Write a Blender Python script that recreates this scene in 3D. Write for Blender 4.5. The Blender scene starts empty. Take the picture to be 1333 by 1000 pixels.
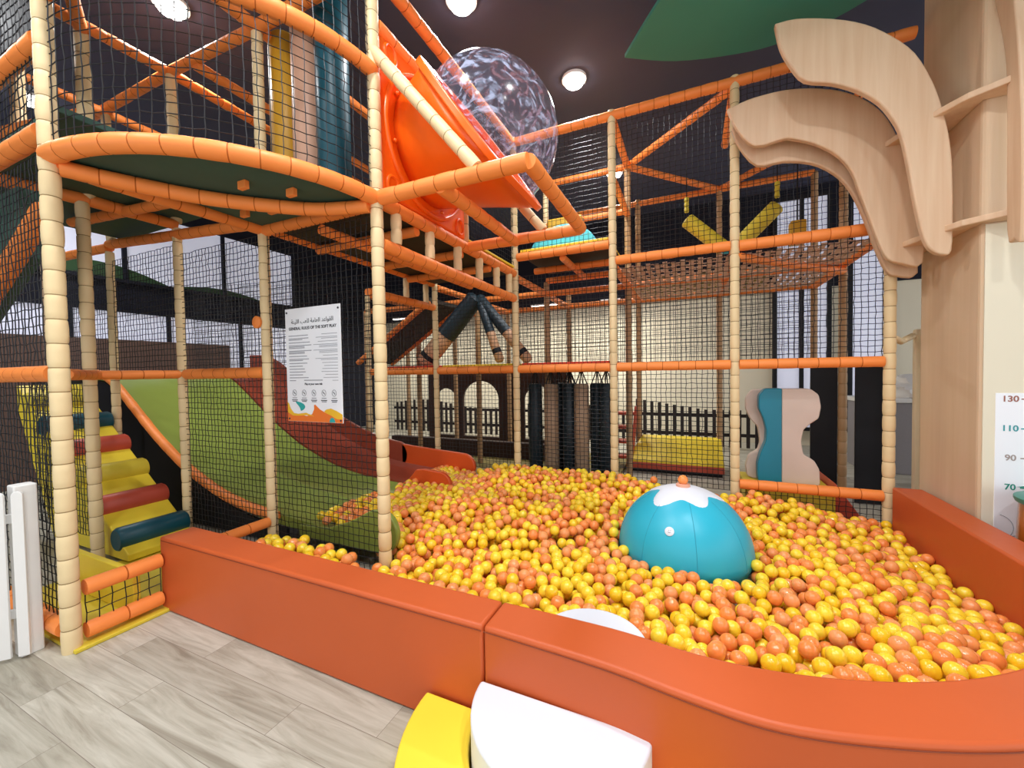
import bpy, math, random
import numpy as np
from mathutils import Vector, Matrix
random.seed(7); rng = np.random.default_rng(7)
S = bpy.context.scene; COL = S.collection; PI = math.pi
H = 1.53

# ------------------------------------------------------------------ materials
def lin(h):
    h = h.lstrip('#'); c = [int(h[i:i+2], 16)/255 for i in (0, 2, 4)]
    return tuple((x/12.92 if x <= .04045 else ((x+.055)/1.055)**2.4) for x in c) + (1,)
MATS = {}
def mat(name, col, rough=.5, spec=.5, noise=0, nscale=8, bump=0, bscale=60, coat=0, sss=0, metal=0, emit=0, trans=0, sheen=0):
    if name in MATS: return MATS[name]
    m = bpy.data.materials.new(name); m.use_nodes = True
    nt = m.node_tree; b = nt.nodes['Principled BSDF']
    c = lin(col); b.inputs['Base Color'].default_value = c
    b.inputs['Roughness'].default_value = rough
    b.inputs['Specular IOR Level'].default_value = spec
    b.inputs['Metallic'].default_value = metal
    b.inputs['Coat Weight'].default_value = coat
    if sss:
        b.inputs['Subsurface Weight'].default_value = sss
        b.inputs['Subsurface Radius'].default_value = (.05, .03, .015)
        b.inputs['Subsurface Scale'].default_value = .5
    if emit:
        b.inputs['Emission Color'].default_value = c; b.inputs['Emission Strength'].default_value = emit
    if trans: b.inputs['Transmission Weight'].default_value = trans
    if noise or bump:
        tc = nt.nodes.new('ShaderNodeTexCoord')
    if noise:
        n = nt.nodes.new('ShaderNodeTexNoise'); n.inputs['Scale'].default_value = nscale; n.inputs['Detail'].default_value = 4
        nt.links.new(tc.outputs['Object'], n.inputs['Vector'])
        r = nt.nodes.new('ShaderNodeMix'); r.data_type = 'RGBA'
        r.inputs['A'].default_value = tuple(x*(1-noise) for x in c[:3]) + (1,)
        r.inputs['B'].default_value = tuple(min(1, x*(1+noise)) for x in c[:3]) + (1,)
        nt.links.new(n.outputs['Fac'], r.inputs['Factor']); nt.links.new(r.outputs['Result'], b.inputs['Base Color'])
    if bump:
        n2 = nt.nodes.new('ShaderNodeTexNoise'); n2.inputs['Scale'].default_value = bscale; n2.inputs['Detail'].default_value = 3
        nt.links.new(tc.outputs['Object'], n2.inputs['Vector'])
        bp = nt.nodes.new('ShaderNodeBump'); bp.inputs['Strength'].default_value = bump; bp.inputs['Distance'].default_value = .01
        nt.links.new(n2.outputs['Fac'], bp.inputs['Height']); nt.links.new(bp.outputs['Normal'], b.inputs['Normal'])
    MATS[name] = m; return m

BUMPER = mat('orange_vinyl', '#c65a2b', .45, .35, .05, 3, .1, 9)
SEAMB = mat('post_seam', '#94784f', .7, .2)
SEAMR = mat('rail_seam', '#b8561c', .7, .2)
RAIL   = mat('rail_orange_vinyl', '#fb9044', .5, .4, .06, 6, .15, 25)
BEIGE  = mat('beige_vinyl', '#e8cf9f', .5, .4, .05, 6, .15, 25)
BUBOR  = mat('orange_plastic', '#fa6c14', .32, .5, .04, 3)
TEAL   = mat('teal_vinyl', '#2fb2cb', .38, .45, .04, 4, .1, 8)
DTEAL  = mat('dark_teal_vinyl', '#0f4c5a', .42, .45, .08, 5, .15, 14)
WHITE  = mat('white_vinyl', '#e2e5eb', .45, .45, .02, 4, .08, 9)
YELLOW = mat('yellow_vinyl', '#f2d63c', .42, .45, .04, 5, .1, 10)
OLIVE  = mat('yellow_mat_vinyl', '#d8c23a', .5, .4, .1, 5)
RED    = mat('red_vinyl', '#c04f3a', .45, .4, .08, 5, .1, 12)
MATRED = mat('red_mat_vinyl', '#d0442e', .6, .3, .1, 30)
NAVYBAG= mat('dark_blue_vinyl', '#182a33', .45, .4, .1, 6, .15, 14)
TANBAG = mat('tan_vinyl', '#a98c70', .5, .4, .1, 6, .15, 14)
PINK   = mat('pink_beige_vinyl', '#c79a80', .45, .4, .06, 5, .1, 12)
GOLD   = mat('mustard_vinyl', '#c8972a', .45, .4, .06, 5, .1, 12)
TAN    = mat('taupe_vinyl', '#d3beb0', .42, .45, .08, 4, .15, 9)
NET    = mat('black_net', '#16161a', .45, .4)
DECK   = mat('dark_green_board', '#3d5a50', .6, .3, .12, 5)
DECKBK = mat('charcoal_board', '#37352f', .65, .3, .12, 5)
BLACK  = mat('black_fabric', '#1a1b20', .6, .3, .15, 5)
GREENS = mat('green_slide_plastic', '#8d9c46', .3, .5, .12, 3)
REDS   = mat('red_slide_plastic', '#9c4630', .35, .5, .12, 3)
LIP    = mat('orange_slide_plastic', '#d9551f', .35, .5, .05, 4)
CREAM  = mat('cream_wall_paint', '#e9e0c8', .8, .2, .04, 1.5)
NAVY   = mat('navy_wall_paint', '#20212c', .8, .2, .08, 2)
CEIL   = mat('dark_ceiling_paint', '#474a60', .75, .25, .08, 2)
DARKWD = mat('dark_brown_wood', '#3f2c26', .6, .3, .15, 6)
PICKET = mat('dark_picket_paint', '#2f2725', .6, .3, .1, 6)
WHITEWD= mat('white_paint', '#e6e4e0', .5, .35, .04, 8)
BOARD  = mat('white_board', '#f4f6fa', .35, .5)
INK    = mat('dark_ink', '#3c3a40', .6, .2)
GREY   = mat('grey_ink', '#8d8f97', .6, .2)
CAPW   = mat('lamp_housing', '#e8e8e8', .4, .4)
LAMP   = mat('lamp_glow', '#fffaf2', .5, .2, emit=22)
STRIP  = mat('strip_glow', '#fffaf0', .5, .2, emit=8)
WINGL  = mat('lit_window_glass', '#d9dcef', .3, .5, emit=.42)
LEAF   = mat('green_leaf_board', '#3f8a78', .55, .35, .06, 2)
ROPE   = mat('dark_rope', '#22201f', .7, .2)
COUNTER= mat('grey_counter', '#8b8688', .5, .3, .06, 40)
AMBER  = mat('amber_gloss', '#b0601c', .2, .6, .15, 6, coat=.5)
PALET  = mat('green_lid', '#3f8a78', .4, .4)
STRIPWD= mat('pale_timber', '#e6d6b4', .5, .3, .06, 8)
INKS = {k: mat('ink_'+k, v, .55, .25) for k, v in dict(orange='#ee7c33', teal='#35a9a4', yellow='#f0bd35', brown='#a06a5c', tealtxt='#3d9aa0', taupe='#a89a94', green='#2e8f7c').items()}

def wood(name, c1, c2, axis=2, sc=1.0, rough=.45):
    m = bpy.data.materials.new(name); m.use_nodes = True; nt = m.node_tree; b = nt.nodes['Principled BSDF']
    tc = nt.nodes.new('ShaderNodeTexCoord'); mp = nt.nodes.new('ShaderNodeMapping')
    s = [26*sc]*3; s[axis] = 1.6*sc; mp.inputs['Scale'].default_value = s
    n = nt.nodes.new('ShaderNodeTexNoise'); n.inputs['Scale'].default_value = 1; n.inputs['Detail'].default_value = 5; n.inputs['Distortion'].default_value = .4
    r = nt.nodes.new('ShaderNodeValToRGB'); r.color_ramp.elements[0].color = lin(c1); r.color_ramp.elements[1].color = lin(c2)
    r.color_ramp.elements[0].position = .3; r.color_ramp.elements[1].position = .7
    nt.links.new(tc.outputs['Object'], mp.inputs['Vector']); nt.links.new(mp.outputs['Vector'], n.inputs['Vector'])
    nt.links.new(n.outputs['Fac'], r.inputs['Fac']); nt.links.new(r.outputs['Color'], b.inputs['Base Color'])
    b.inputs['Roughness'].default_value = rough; b.inputs['Specular IOR Level'].default_value = .35
    return m
WOOD = wood('pale_oak_veneer', '#d8b390', '#e2c3a2', sc=.8)
PILLAR = wood('beige_wood_cladding', '#d6b996', '#dcc0a1', sc=.6, rough=.6)
POSTSHADE = mat('shaded_beige_vinyl', '#b48f66', .5, .4, .06, 6)  # beige post vinyl with the shade of the inner bays put into its colour

def floor_mat():
    m = bpy.data.materials.new('grey_oak_planks'); m.use_nodes = True; nt = m.node_tree; b = nt.nodes['Principled BSDF']
    N = nt.nodes.new; L = nt.links.new
    tc = N('ShaderNodeTexCoord')
    br = N('ShaderNodeTexBrick'); br.offset = .37; br.inputs['Scale'].default_value = 1
    br.inputs['Brick Width'].default_value = 1.22; br.inputs['Row Height'].default_value = .18; br.inputs['Mortar Size'].default_value = .0012
    br.inputs['Color1'].default_value = (0, 0, 0, 1); br.inputs['Color2'].default_value = (1, 1, 1, 1); br.inputs['Mortar'].default_value = (.5, .5, .5, 1)
    L(tc.outputs['Object'], br.inputs['Vector'])
    mp = N('ShaderNodeMapping'); mp.inputs['Scale'].default_value = (1.1, 12, 1); L(tc.outputs['Object'], mp.inputs['Vector'])
    # shift the grain per plank
    vm = N('ShaderNodeVectorMath'); vm.operation = 'MULTIPLY_ADD'; vm.inputs[1].default_value = (7, 13, 5)
    L(br.outputs['Color'], vm.inputs[0]); L(mp.outputs['Vector'], vm.inputs[2])
    n = N('ShaderNodeTexNoise'); n.inputs['Scale'].default_value = 1.3; n.inputs['Detail'].default_value = 6; n.inputs['Roughness'].default_value = .62; n.inputs['Distortion'].default_value = 1.2
    L(vm.outputs[0], n.inputs['Vector'])
    r = N('ShaderNodeValToRGB'); e = r.color_ramp.elements
    e[0].position = .3; e[0].color = lin('#979080'); e[1].position = .62; e[1].color = lin('#c8c4b5')
    x = e.new(.47); x.color = lin('#b6b1a1')
    L(n.outputs['Fac'], r.inputs['Fac'])
    mx = N('ShaderNodeMix'); mx.data_type = 'RGBA'; mx.blend_type = 'MULTIPLY'; mx.inputs['Factor'].default_value = 1
    r2 = N('ShaderNodeValToRGB'); r2.color_ramp.elements[0].color = (.78, .77, .74, 1); r2.color_ramp.elements[1].color = (1, 1, 1, 1)
    L(br.outputs['Color'], r2.inputs['Fac'])
    L(r.outputs['Color'], mx.inputs['A']); L(r2.outputs['Color'], mx.inputs['B'])
    mm = N('ShaderNodeMix'); mm.data_type = 'RGBA'; mm.inputs['B'].default_value = lin('#7d7468')
    L(br.outputs['Fac'], mm.inputs['Factor']); L(mx.outputs['Result'], mm.inputs['A'])
    L(mm.outputs['Result'], b.inputs['Base Color'])
    b.inputs['Roughness'].default_value = .42; b.inputs['Specular IOR Level'].default_value = .4
    return m
FLOOR = floor_mat()

def bubble_mat():
    m = bpy.data.materials.new('clear_acrylic'); m.use_nodes = True; nt = m.node_tree
    for n in list(nt.nodes):
        if n.type != 'OUTPUT_MATERIAL': nt.nodes.remove(n)
    out = [n for n in nt.nodes if n.type == 'OUTPUT_MATERIAL'][0]; N = nt.nodes.new; L = nt.links.new
    tr = N('ShaderNodeBsdfTransparent'); tr.inputs['Color'].default_value = (.93, .91, .97, 1)
    gl = N('ShaderNodeBsdfGlossy'); gl.inputs['Color'].default_value = (1, 1, 1, 1)
    df = N('ShaderNodeBsdfDiffuse'); df.inputs['Color'].default_value = (.66, .74, 1, 1)
    tc = N('ShaderNodeTexCoord')
    n = N('ShaderNodeTexNoise'); n.inputs['Scale'].default_value = 5; n.inputs['Detail'].default_value = 5; n.inputs['Distortion'].default_value = 3.5
    L(tc.outputs['Object'], n.inputs['Vector'])
    r = N('ShaderNodeValToRGB'); r.color_ramp.elements[0].position = .5; r.color_ramp.elements[0].color = (.05, .05, .05, 1)
    r.color_ramp.elements[1].position = .66; r.color_ramp.elements[1].color = (.5, .5, .5, 1)
    L(n.outputs['Fac'], r.inputs['Fac'])
    rr = N('ShaderNodeMapRange'); rr.inputs['To Min'].default_value = .04; rr.inputs['To Max'].default_value = .3; L(n.outputs['Fac'], rr.inputs['Value'])
    L(rr.outputs['Result'], gl.inputs['Roughness'])
    m1 = N('ShaderNodeMixShader'); L(r.outputs['Color'], m1.inputs[0]); L(tr.outputs[0], m1.inputs[1]); L(df.outputs[0], m1.inputs[2])
    fr = N('ShaderNodeFresnel'); fr.inputs['IOR'].default_value = 1.3; ge = N('ShaderNodeNewGeometry'); mu = N('ShaderNodeMath'); mu.operation = 'SUBTRACT'; mu.use_clamp = True
    m2 = N('ShaderNodeMixShader'); L(fr.outputs[0], mu.inputs[0]); L(ge.outputs['Backfacing'], mu.inputs[1]); L(mu.outputs[0], m2.inputs[0]); L(m1.outputs[0], m2.inputs[1]); L(gl.outputs[0], m2.inputs[2])
    L(m2.outputs[0], out.inputs['Surface']); return m
BUBBLE = bubble_mat()

def ball_mat(name, col):
    m = mat(name, col, .22, .5, sss=.5, coat=.3); return m
BALLS = [ball_mat('yellow_ball', '#ffd93a'), ball_mat('golden_ball', '#f9cc28'), ball_mat('orange_ball', '#f3934a'), ball_mat('peach_ball', '#f3a060')]

# ------------------------------------------------------------------ mesh tools
class MB:
    def __init__(s): s.v = []; s.f = []; s.m = []; s.k = 0
    def add(s, v, f, mi=None):
        o = len(s.v); s.v += [tuple(p) for p in v]; s.f += [tuple(i+o for i in q) for q in f]
        s.m += [s.k if mi is None else mi]*len(f)
    def box(s, a, b):
        x0, y0, z0 = a; x1, y1, z1 = b
        s.add([(x0,y0,z0),(x1,y0,z0),(x1,y1,z0),(x0,y1,z0),(x0,y0,z1),(x1,y0,z1),(x1,y1,z1),(x0,y1,z1)],
              [(0,3,2,1),(4,5,6,7),(0,1,5,4),(1,2,6,5),(2,3,7,6),(3,0,4,7)])
    def prism(s, poly, d):                     # poly: 3D loop, d: extrusion vector
        n = len(poly); d = np.array(d, float); P = [np.array(p, float) for p in poly]
        nrm = np.zeros(3)
        for i in range(n): nrm += np.cross(P[i]-P[0], P[(i+1) % n]-P[0])
        if nrm @ d > 0: P = P[::-1]
        s.add(P + [p+d for p in P], [tuple(range(n)), tuple(range(2*n-1, n-1, -1))] + [((i+1) % n, i, n+i, n+(i+1) % n) for i in range(n)])
    def sweep(s, pts, rad, seg=12, caps=True, rows=None):
        P = np.array(pts, float); n = len(P); rad = [rad]*n if np.isscalar(rad) else rad
        T = np.gradient(P, axis=0); T /= np.linalg.norm(T, axis=1)[:, None]+1e-12
        up = np.array([0, 0, 1.]) if abs(T[0][2]) < .9 else np.array([1., 0, 0])
        u = np.cross(T[0], up); u /= np.linalg.norm(u); vs = []; a = np.arange(seg)*2*PI/seg
        for i in range(n):
            u = u - (u@T[i])*T[i]; u /= np.linalg.norm(u); w = np.cross(T[i], u)
            vs += [P[i]+rad[i]*(math.cos(t)*u+math.sin(t)*w) for t in a]
        fs = [(i*seg+j, i*seg+(j+1) % seg, (i+1)*seg+(j+1) % seg, (i+1)*seg+j) for i in range(n-1) for j in range(seg)]
        if caps: fs += [tuple(range(seg-1, -1, -1)), tuple(range((n-1)*seg, n*seg))]
        o = len(s.m); s.add(vs, fs)
        if rows:
            for i in rows:
                for j in range(seg): s.m[o+i*seg+j] = 1
    def padded(s, pts, r, L=.13, pinch=.9, seg=14, jit=.03):
        P = np.array(pts, float); d = np.linalg.norm(np.diff(P, axis=0), axis=1); c = np.concatenate([[0], np.cumsum(d)])
        n = max(1, round(c[-1]/L)); ts = []; rs = []
        for i in range(n):
            q = 1+random.uniform(-jit, jit)
            for t, k in ((.02, pinch), (.07, pinch+(1-pinch)*.62), (.3, 1), (.7, 1), (.93, pinch+(1-pinch)*.62), (.98, pinch)):
                ts.append((i+t)/n*c[-1]); rs.append(r*k*(q if t in (.3, .7) else 1))
        ts[0] = 0; ts[-1] = c[-1]
        Q = np.stack([np.interp(ts, c, P[:, k]) for k in range(3)], 1)
        s.sweep(Q, rs, seg, True, [6*i+5 for i in range(n-1)])
    def lathe(s, c, prof, seg=24, ax=None):    # prof: (r, h) list along ax
        c = np.array(c, float); w = np.array(ax if ax is not None else (0, 0, 1), float); w /= np.linalg.norm(w)
        u = np.cross(w, (0, 1, 0) if abs(w[1]) < .9 else (1, 0, 0)); u /= np.linalg.norm(u); v = np.cross(w, u)
        n = len(prof); vs = []
        for r, h in prof: vs += [c+h*w+r*(math.cos(t)*u+math.sin(t)*v) for t in np.arange(seg)*2*PI/seg]
        fs = [(i*seg+j, i*seg+(j+1) % seg, (i+1)*seg+(j+1) % seg, (i+1)*seg+j) for i in range(n-1) for j in range(seg)]
        fs += [tuple(range(seg-1, -1, -1)), tuple(range((n-1)*seg, n*seg))]
        s.add(vs, fs)
    def sphere(s, c, r, seg=20, rings=12, sz=1):
        s.lathe(c, [(max(1e-4, r*math.sin(PI*i/rings)), -r*sz*math.cos(PI*i/rings)) for i in range(rings+1)], seg)
    def build(s, name, m, parent=None, smooth=True, bevel=0, bseg=3, ang=40):
        o0 = ORG.get(parent.name, (0, 0, 0)) if parent else (0, 0, 0)
        me = bpy.data.meshes.new(name)
        me.from_pydata([(p[0]-o0[0], p[1]-o0[1], p[2]-o0[2]) for p in s.v], [], s.f)
        for x in (m if isinstance(m, list) else [m]): me.materials.append(x)
        if isinstance(m, list): me.polygons.foreach_set('material_index', s.m)
        me.polygons.foreach_set('use_smooth', [smooth]*len(s.f))
        if smooth: me.set_sharp_from_angle(angle=math.radians(ang))
        me.update()
        o = bpy.data.objects.new(name, me); COL.objects.link(o)
        if parent: o.parent = parent; ORG[o.name] = o0
        if bevel:
            b = o.modifiers.new('soft_edge', 'BEVEL'); b.width = bevel; b.segments = bseg; b.limit_method = 'ANGLE'; b.angle_limit = math.radians(50)
        return o
ORG = {}
def thing(name, label, cat, loc, group=None):
    o = bpy.data.objects.new(name, None); o.empty_display_size = .1; COL.objects.link(o); o.location = loc
    o['label'] = label; o['category'] = cat
    if group: o['group'] = group
    ORG[o.name] = tuple(loc); return o
def tag(o, label, cat, group=None, kind=None):
    o['label'] = label; o['category'] = cat
    if group: o['group'] = group
    if kind: o['kind'] = kind
    return o
def structure(o): o['kind'] = 'structure'; return o

def post(par, x, y, z0, z1, r=.045, m=None, label=None):
    b = MB(); b.padded([(x, y, z0), (x, y, z1)], r*.97, .135 if z0 < 2 else .19, .905); o = b.build('padded_post', [m or BEIGE, SEAMB], par, ang=60)
    if label: o['label'] = label
    return o
def rail(par, p, q, r=.048, m=None, name='padded_rail'):
    b = MB(); b.padded([p, q], r, .15, .945); return b.build(name, [m or RAIL, SEAMB if m is BEIGE else SEAMR], par, ang=60)
def curve_rail(par, pts, r=.05, name='curved_rail'):
    b = MB(); b.padded(pts, r, .15, .95, 14); return b.build(name, [RAIL, SEAMR], par, ang=60)
def net_fn(par, fn, U, V, cell=.055, t=.003, name='net', jit=.0022, m=None):
    """square-mesh net on the surface fn(u, v), u in 0..U metres, v in 0..V"""
    nu, nv = max(2, round(U/cell)), max(2, round(V/cell))
    G = np.array([[fn(U*i/nu, V*j/nv) for j in range(nv+1)] for i in range(nu+1)], float)
    G += rng.normal(0, jit, G.shape)
    b = MB()
    for i in range(nu+1): b.sweep(G[i], t, 4, False)
    for j in range(nv+1): b.sweep(G[:, j], t, 4, False)
    return b.build(name, m or NET, par)
def net(par, a, bb, c, **k):
    """a corner, bb the corner along u, c the corner along v"""
    a, bb, c = (np.array(p, float) for p in (a, bb, c)); U = np.linalg.norm(bb-a); V = np.linalg.norm(c-a)
    return net_fn(par, lambda u, v: a+(bb-a)*u/U+(c-a)*v/V, U, V, **k)
def board(par, a, b, m, name='deck_panel', bevel=.006):
    k = MB(); k.box(a, b); return k.build(name, m, par, False, bevel, 2)
def text(par, s, size, loc, m, name, rot=(PI/2, 0, 0), align='CENTER', font=None, bold=0):
    c = bpy.data.curves.new(name, 'FONT'); c.body = s; c.size = size; c.align_x = align; c.align_y = 'CENTER'; c.offset = bold; c.extrude = .0006
    c.materials.append(m); o = bpy.data.objects.new(name, c); COL.objects.link(o)
    dg = bpy.context.evaluated_depsgraph_get(); dg.update(); me = bpy.data.meshes.new_from_object(o.evaluated_get(dg)); me.name = name
    bpy.data.objects.remove(o); o = bpy.data.objects.new(name, me); COL.objects.link(o)
    o0 = ORG.get(par.name, (0, 0, 0)); o.parent = par; o.location = tuple(loc[i]-o0[i] for i in range(3)); o.rotation_euler = rot; return o

# ------------------------------------------------------------------ the room
b = MB(); b.box((-9.2, -6, -.1), (9, 9.8, 0)); structure(b.build('floor', FLOOR, None, False))
b = MB(); b.box((-9.2, -6, 5.06), (9, 9.8, 5.16)); structure(b.build('ceiling', CEIL, None, False))
b = MB(); b.box((-9, 9.6, 0), (9, 9.75, 3.1)); structure(b.build('wall_back', CREAM, None, False))
b = MB(); b.box((-9, 9.55, 3.1), (9, 9.75, 5.06)); structure(b.build('trim_1', NAVY, None, False))
b = MB(); b.box((-9.15, -6, 0), (-9, 9.75, 5.06)); structure(b.build('wall_left', NAVY, None, False))
# lit shop windows in the side wall, two bands of panes
def window(name, x, y0, y1, z0, z1, n, hills):
    b = MB()
    fw = .06
    b.box((x, y0, z0), (x+.08, y1, z0+fw)); b.box((x, y0, z1-fw), (x+.08, y1, z1))
    for i in range(n+1):
        yy = y0+(y1-y0-fw)*i/n; b.box((x, yy, z0+fw), (x+.08, yy+fw, z1-fw))
    o = structure(b.build(name, NAVY, None, False))
    g = MB(); g.box((x+.02, y0+fw, z0+fw), (x+.03, y1-fw, z1-fw)); g.build('pane', WINGL, o, False)
    if hills:
        for yc, w, hh in hills:
            k = MB(); pl = [(x+.035, yc-w+2*w*i/12, z0+fw+hh*math.sin(PI*i/12)) for i in range(13)]
            k.prism(pl, (.008, 0, 0)); k.build('hill_graphic', mat('dark_green_film', '#30502f', .6), o, False)
window('window_1', -9, 2.0, 6.9, 3.2, 4.55, 3, [(3.3, 1.0, .24), (5.2, .9, .12)])
window('window_2', -9, 1.6, 6.9, 1.55, 2.75, 4, [])
# lit window strips in the back wall behind the play frame
def back_window(name, x0, x1, z0, z1, n):
    b = MB(); fw = .07; y = 9.5
    b.box((x0, y, z0), (x1, y+.1, z0+fw)); b.box((x0, y, z1-fw), (x1, y+.1, z1))
    for i in range(n+1):
        xx = x0+(x1-x0-fw)*i/n; b.box((xx, y, z0+fw), (xx+fw, y+.1, z1-fw))
    o = structure(b.build(name, BLACK, None, False))
    g = MB(); g.box((x0+fw, y+.04, z0+fw), (x1-fw, y+.045, z1-fw)); g.build('pane', WINGL, o, False)
back_window('window_3', 1.5, 2.45, .3, 4.9, 2)
back_window('window_4', 2.7, 3.3, .3, 4.9, 1)
b = MB(); b.box((-1.3, 9.5, 3.12), (1.4, 9.56, 3.6)); structure(b.build('trim_2', mat('mustard_paint', '#8a7440', .7, .2), None, False))
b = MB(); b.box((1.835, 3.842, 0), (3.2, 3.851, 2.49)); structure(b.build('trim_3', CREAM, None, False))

# pillar clad in beige wood and the board shelves around it
b = MB(); b.box((1.82, 3.85, 0), (3.2, 4.66, 5.06)); structure(b.build('pillar', PILLAR, None, False, .03))

# ------------------------------------------------------------------ camera
W = [[0.912482703668691, 0.4087867146811279, -0.016393212183277467], [-0.0038466559897524528, -0.03149552207009223, -0.9994964909029089], [-0.40909719962763413, 0.9120863193742916, -0.0271666572674153]]
cam = bpy.data.cameras.new('camera'); co = bpy.data.objects.new('camera', cam); COL.objects.link(co)
r, d, f = (Vector(w) for w in W)
mw = Matrix.Identity(4)
for i in range(3): mw[i][0] = r[i]; mw[i][1] = -d[i]; mw[i][2] = -f[i]
mw.translation = (0, 0, H); co.matrix_world = mw
cam.sensor_width = 36; cam.lens = 520.9*36/1333; cam.clip_start = .05; S.camera = co

# ------------------------------------------------------------------ ball-pit surround
def inner_edge():
    pts = [(-.79, 1.63), (-.3, 1.63), (.0, 1.6), (.24, 1.61), (.5, 1.67), (.75, 1.77), (.98, 1.91), (1.2, 2.1), (1.37, 2.33), (1.5, 2.6), (1.58, 2.9)]
    return pts
def outer_edge():
    pts = [(-.79, 1.43), (-.3, 1.41), (.0, 1.37), (.24, 1.36), (.53, 1.43), (.83, 1.55), (1.08, 1.71), (1.33, 1.95), (1.54, 2.24), (1.7, 2.55), (1.79, 2.88)]
    return pts
def smooth_path(p, n=6):
    P = np.array(p, float); out = []
    for i in range(len(P)-1):
        a = P[max(0, i-1)]; q = P[i]; w = P[i+1]; z = P[min(len(P)-1, i+2)]
        for t in np.arange(n)/n:
            out.append(.5*((2*q)+(-a+w)*t+(2*a-5*q+4*w-z)*t*t+(-a+3*q-3*w+z)*t**3))
    out.append(P[-1]); return [tuple(x) for x in out]
BH = .485
def bumper(poly, label, seam=None):
    b = MB(); b.prism([(x, y, 0) for x, y in poly], (0, 0, BH))
    o = b.build('pit_bumper', BUMPER, None, True, .014, 3, 30); tag(o, label, 'bumper', 'orange foam bumpers around the ball pit')
    if seam:
        s = MB(); s.sweep([(x, y, BH-.022) for x, y in seam], .0022, 6); s.build('seam', mat('seam_thread', '#7d3312', .6), o)
    return o
bumper([(-3.22, 1.43), (-.795, 1.43), (-.795, 1.63), (-3.22, 1.63)], 'straight orange foam bumper with a square end beside the barred play entrance', [(-3.2, 1.4285), (-.8, 1.4285)])
ie, oe = smooth_path(inner_edge()), smooth_path(outer_edge())
bumper(oe+ie[::-1], 'curved orange foam bumper the white step stands against', [(x, y-.0015) for x, y in oe])
bumper([(1.585, 2.905), (1.795, 2.885), (1.79, 4.5), (1.59, 4.5)], 'straight orange foam bumper along the foot of the wooden pillar')

# steps
def half_disc(name, cx, cy, r, h, m, label, sgn=-1, z0=0, ex=1.0):
    b = MB(); pl = [(cx+r*math.cos(t), cy+sgn*ex*r*math.sin(t), z0) for t in np.linspace(0, PI, 33)]
    b.prism(pl, (0, 0, h)); return tag(b.build(name, m, None, True, .012, 3, 30), label, 'step')
half_disc('foam_step', -.46, 1.415, .335, .27, WHITE, 'white half-round foam step against the outside of the curved bumper')
b = MB()
pl = [(-.46+.61*math.cos(t), 1.415-.61*math.sin(t), 0) for t in np.linspace(PI, 0, 37)] + [(-.46+.345*math.cos(t), 1.415-.345*math.sin(t), 0) for t in np.linspace(0, PI, 29)]
b.prism(pl, (0, 0, .135)); tag(b.build('foam_step', YELLOW, None, True, .01, 3, 30), 'low yellow crescent foam step wrapped around the white half-round step', 'step')
half_disc('foam_step', -.385, 1.645, .225, .405, WHITE, 'white half-round foam step inside the pit, half sunk among the balls', 1)

# ------------------------------------------------------------------ teal dome
dc = np.array((-.06, 3.22, .2)); DR = .463
t = thing('soft_dome', 'big teal soft dome with white icing-like cap half buried in balls', 'dome', (dc[0], dc[1], 0))
b = MB(); prof = [(.36, -.2), (.42, -.1), (DR, 0)] + [(DR*math.cos(a), DR*math.sin(a)) for a in np.linspace(.1, PI/2-.02, 16)]
b.lathe(dc, prof, 64); b.build('dome_body', TEAL, t)
b = MB(); n = 72; rows = []
for k in range(9):
    row = []
    for i in range(n):
        th = 2*PI*i/n; mx = .53+.11*math.sin(5*th+.3)+.05*math.sin(3*th+1.2)
        al = mx*k/8 if k else .002; R = DR+.006 if k < 8 else DR-.002
        row.append(dc+R*np.array((math.sin(al)*math.cos(th), math.sin(al)*math.sin(th), math.cos(al))))
    rows += row
b.add(rows, [(k*n+i, k*n+(i+1) % n, (k+1)*n+(i+1) % n, (k+1)*n+i) for k in range(8) for i in range(n)]+[tuple(range(n))[::-1]])
b.build('icing_cap', WHITE, t)
for th in np.arange(8)*PI/4+.2:
    b = MB(); b.sweep([dc+(DR+.0003)*np.array((math.sin(al)*math.cos(th), math.sin(al)*math.sin(th), math.cos(al))) for al in np.linspace(.5, PI/2, 18)], .0016, 5); b.build('seam', mat('dome_seam', '#2693aa', .5), t)
b = MB(); b.lathe(dc+(0, 0, DR-.005), [(.045, 0), (.05, .012), (.047, .026), (.03, .03)], 24); b.build('ball_seat', mat('peach_seat', '#e7a98c', .45), t)
b = MB(); b.sphere(dc+(0, 0, DR+.05), .036); b.build('top_ball', BALLS[2], t)
dn = np.array((-.1, -.78, .0)); a = .62
bd = dc+DR*np.array((math.cos(.58)*-.2, -math.cos(.58)*.98, math.sin(.58))); nn = (bd-dc)/np.linalg.norm(bd-dc)
b = MB(); b.lathe(bd-.002*nn, [(.030, 0), (.030, .006), (.027, .008)], 28, nn); bg = b.build('badge', WHITE, t)
b = MB()
uu = np.cross((0, 0, 1), nn); uu /= np.linalg.norm(uu); vv = np.cross(nn, uu)
for (p, q) in (((-.006, .004), (-.002, .008)), ((.006, .004), (.009, .009)), ((-.008, -.006), (0, -.01)), ((0, -.01), (.008, -.006))):
    b.sweep([bd+.007*nn+p[0]*uu+p[1]*vv, bd+.007*nn+q[0]*uu+q[1]*vv], .0012, 5)
b.build('badge_mark', INK, bg)

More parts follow.
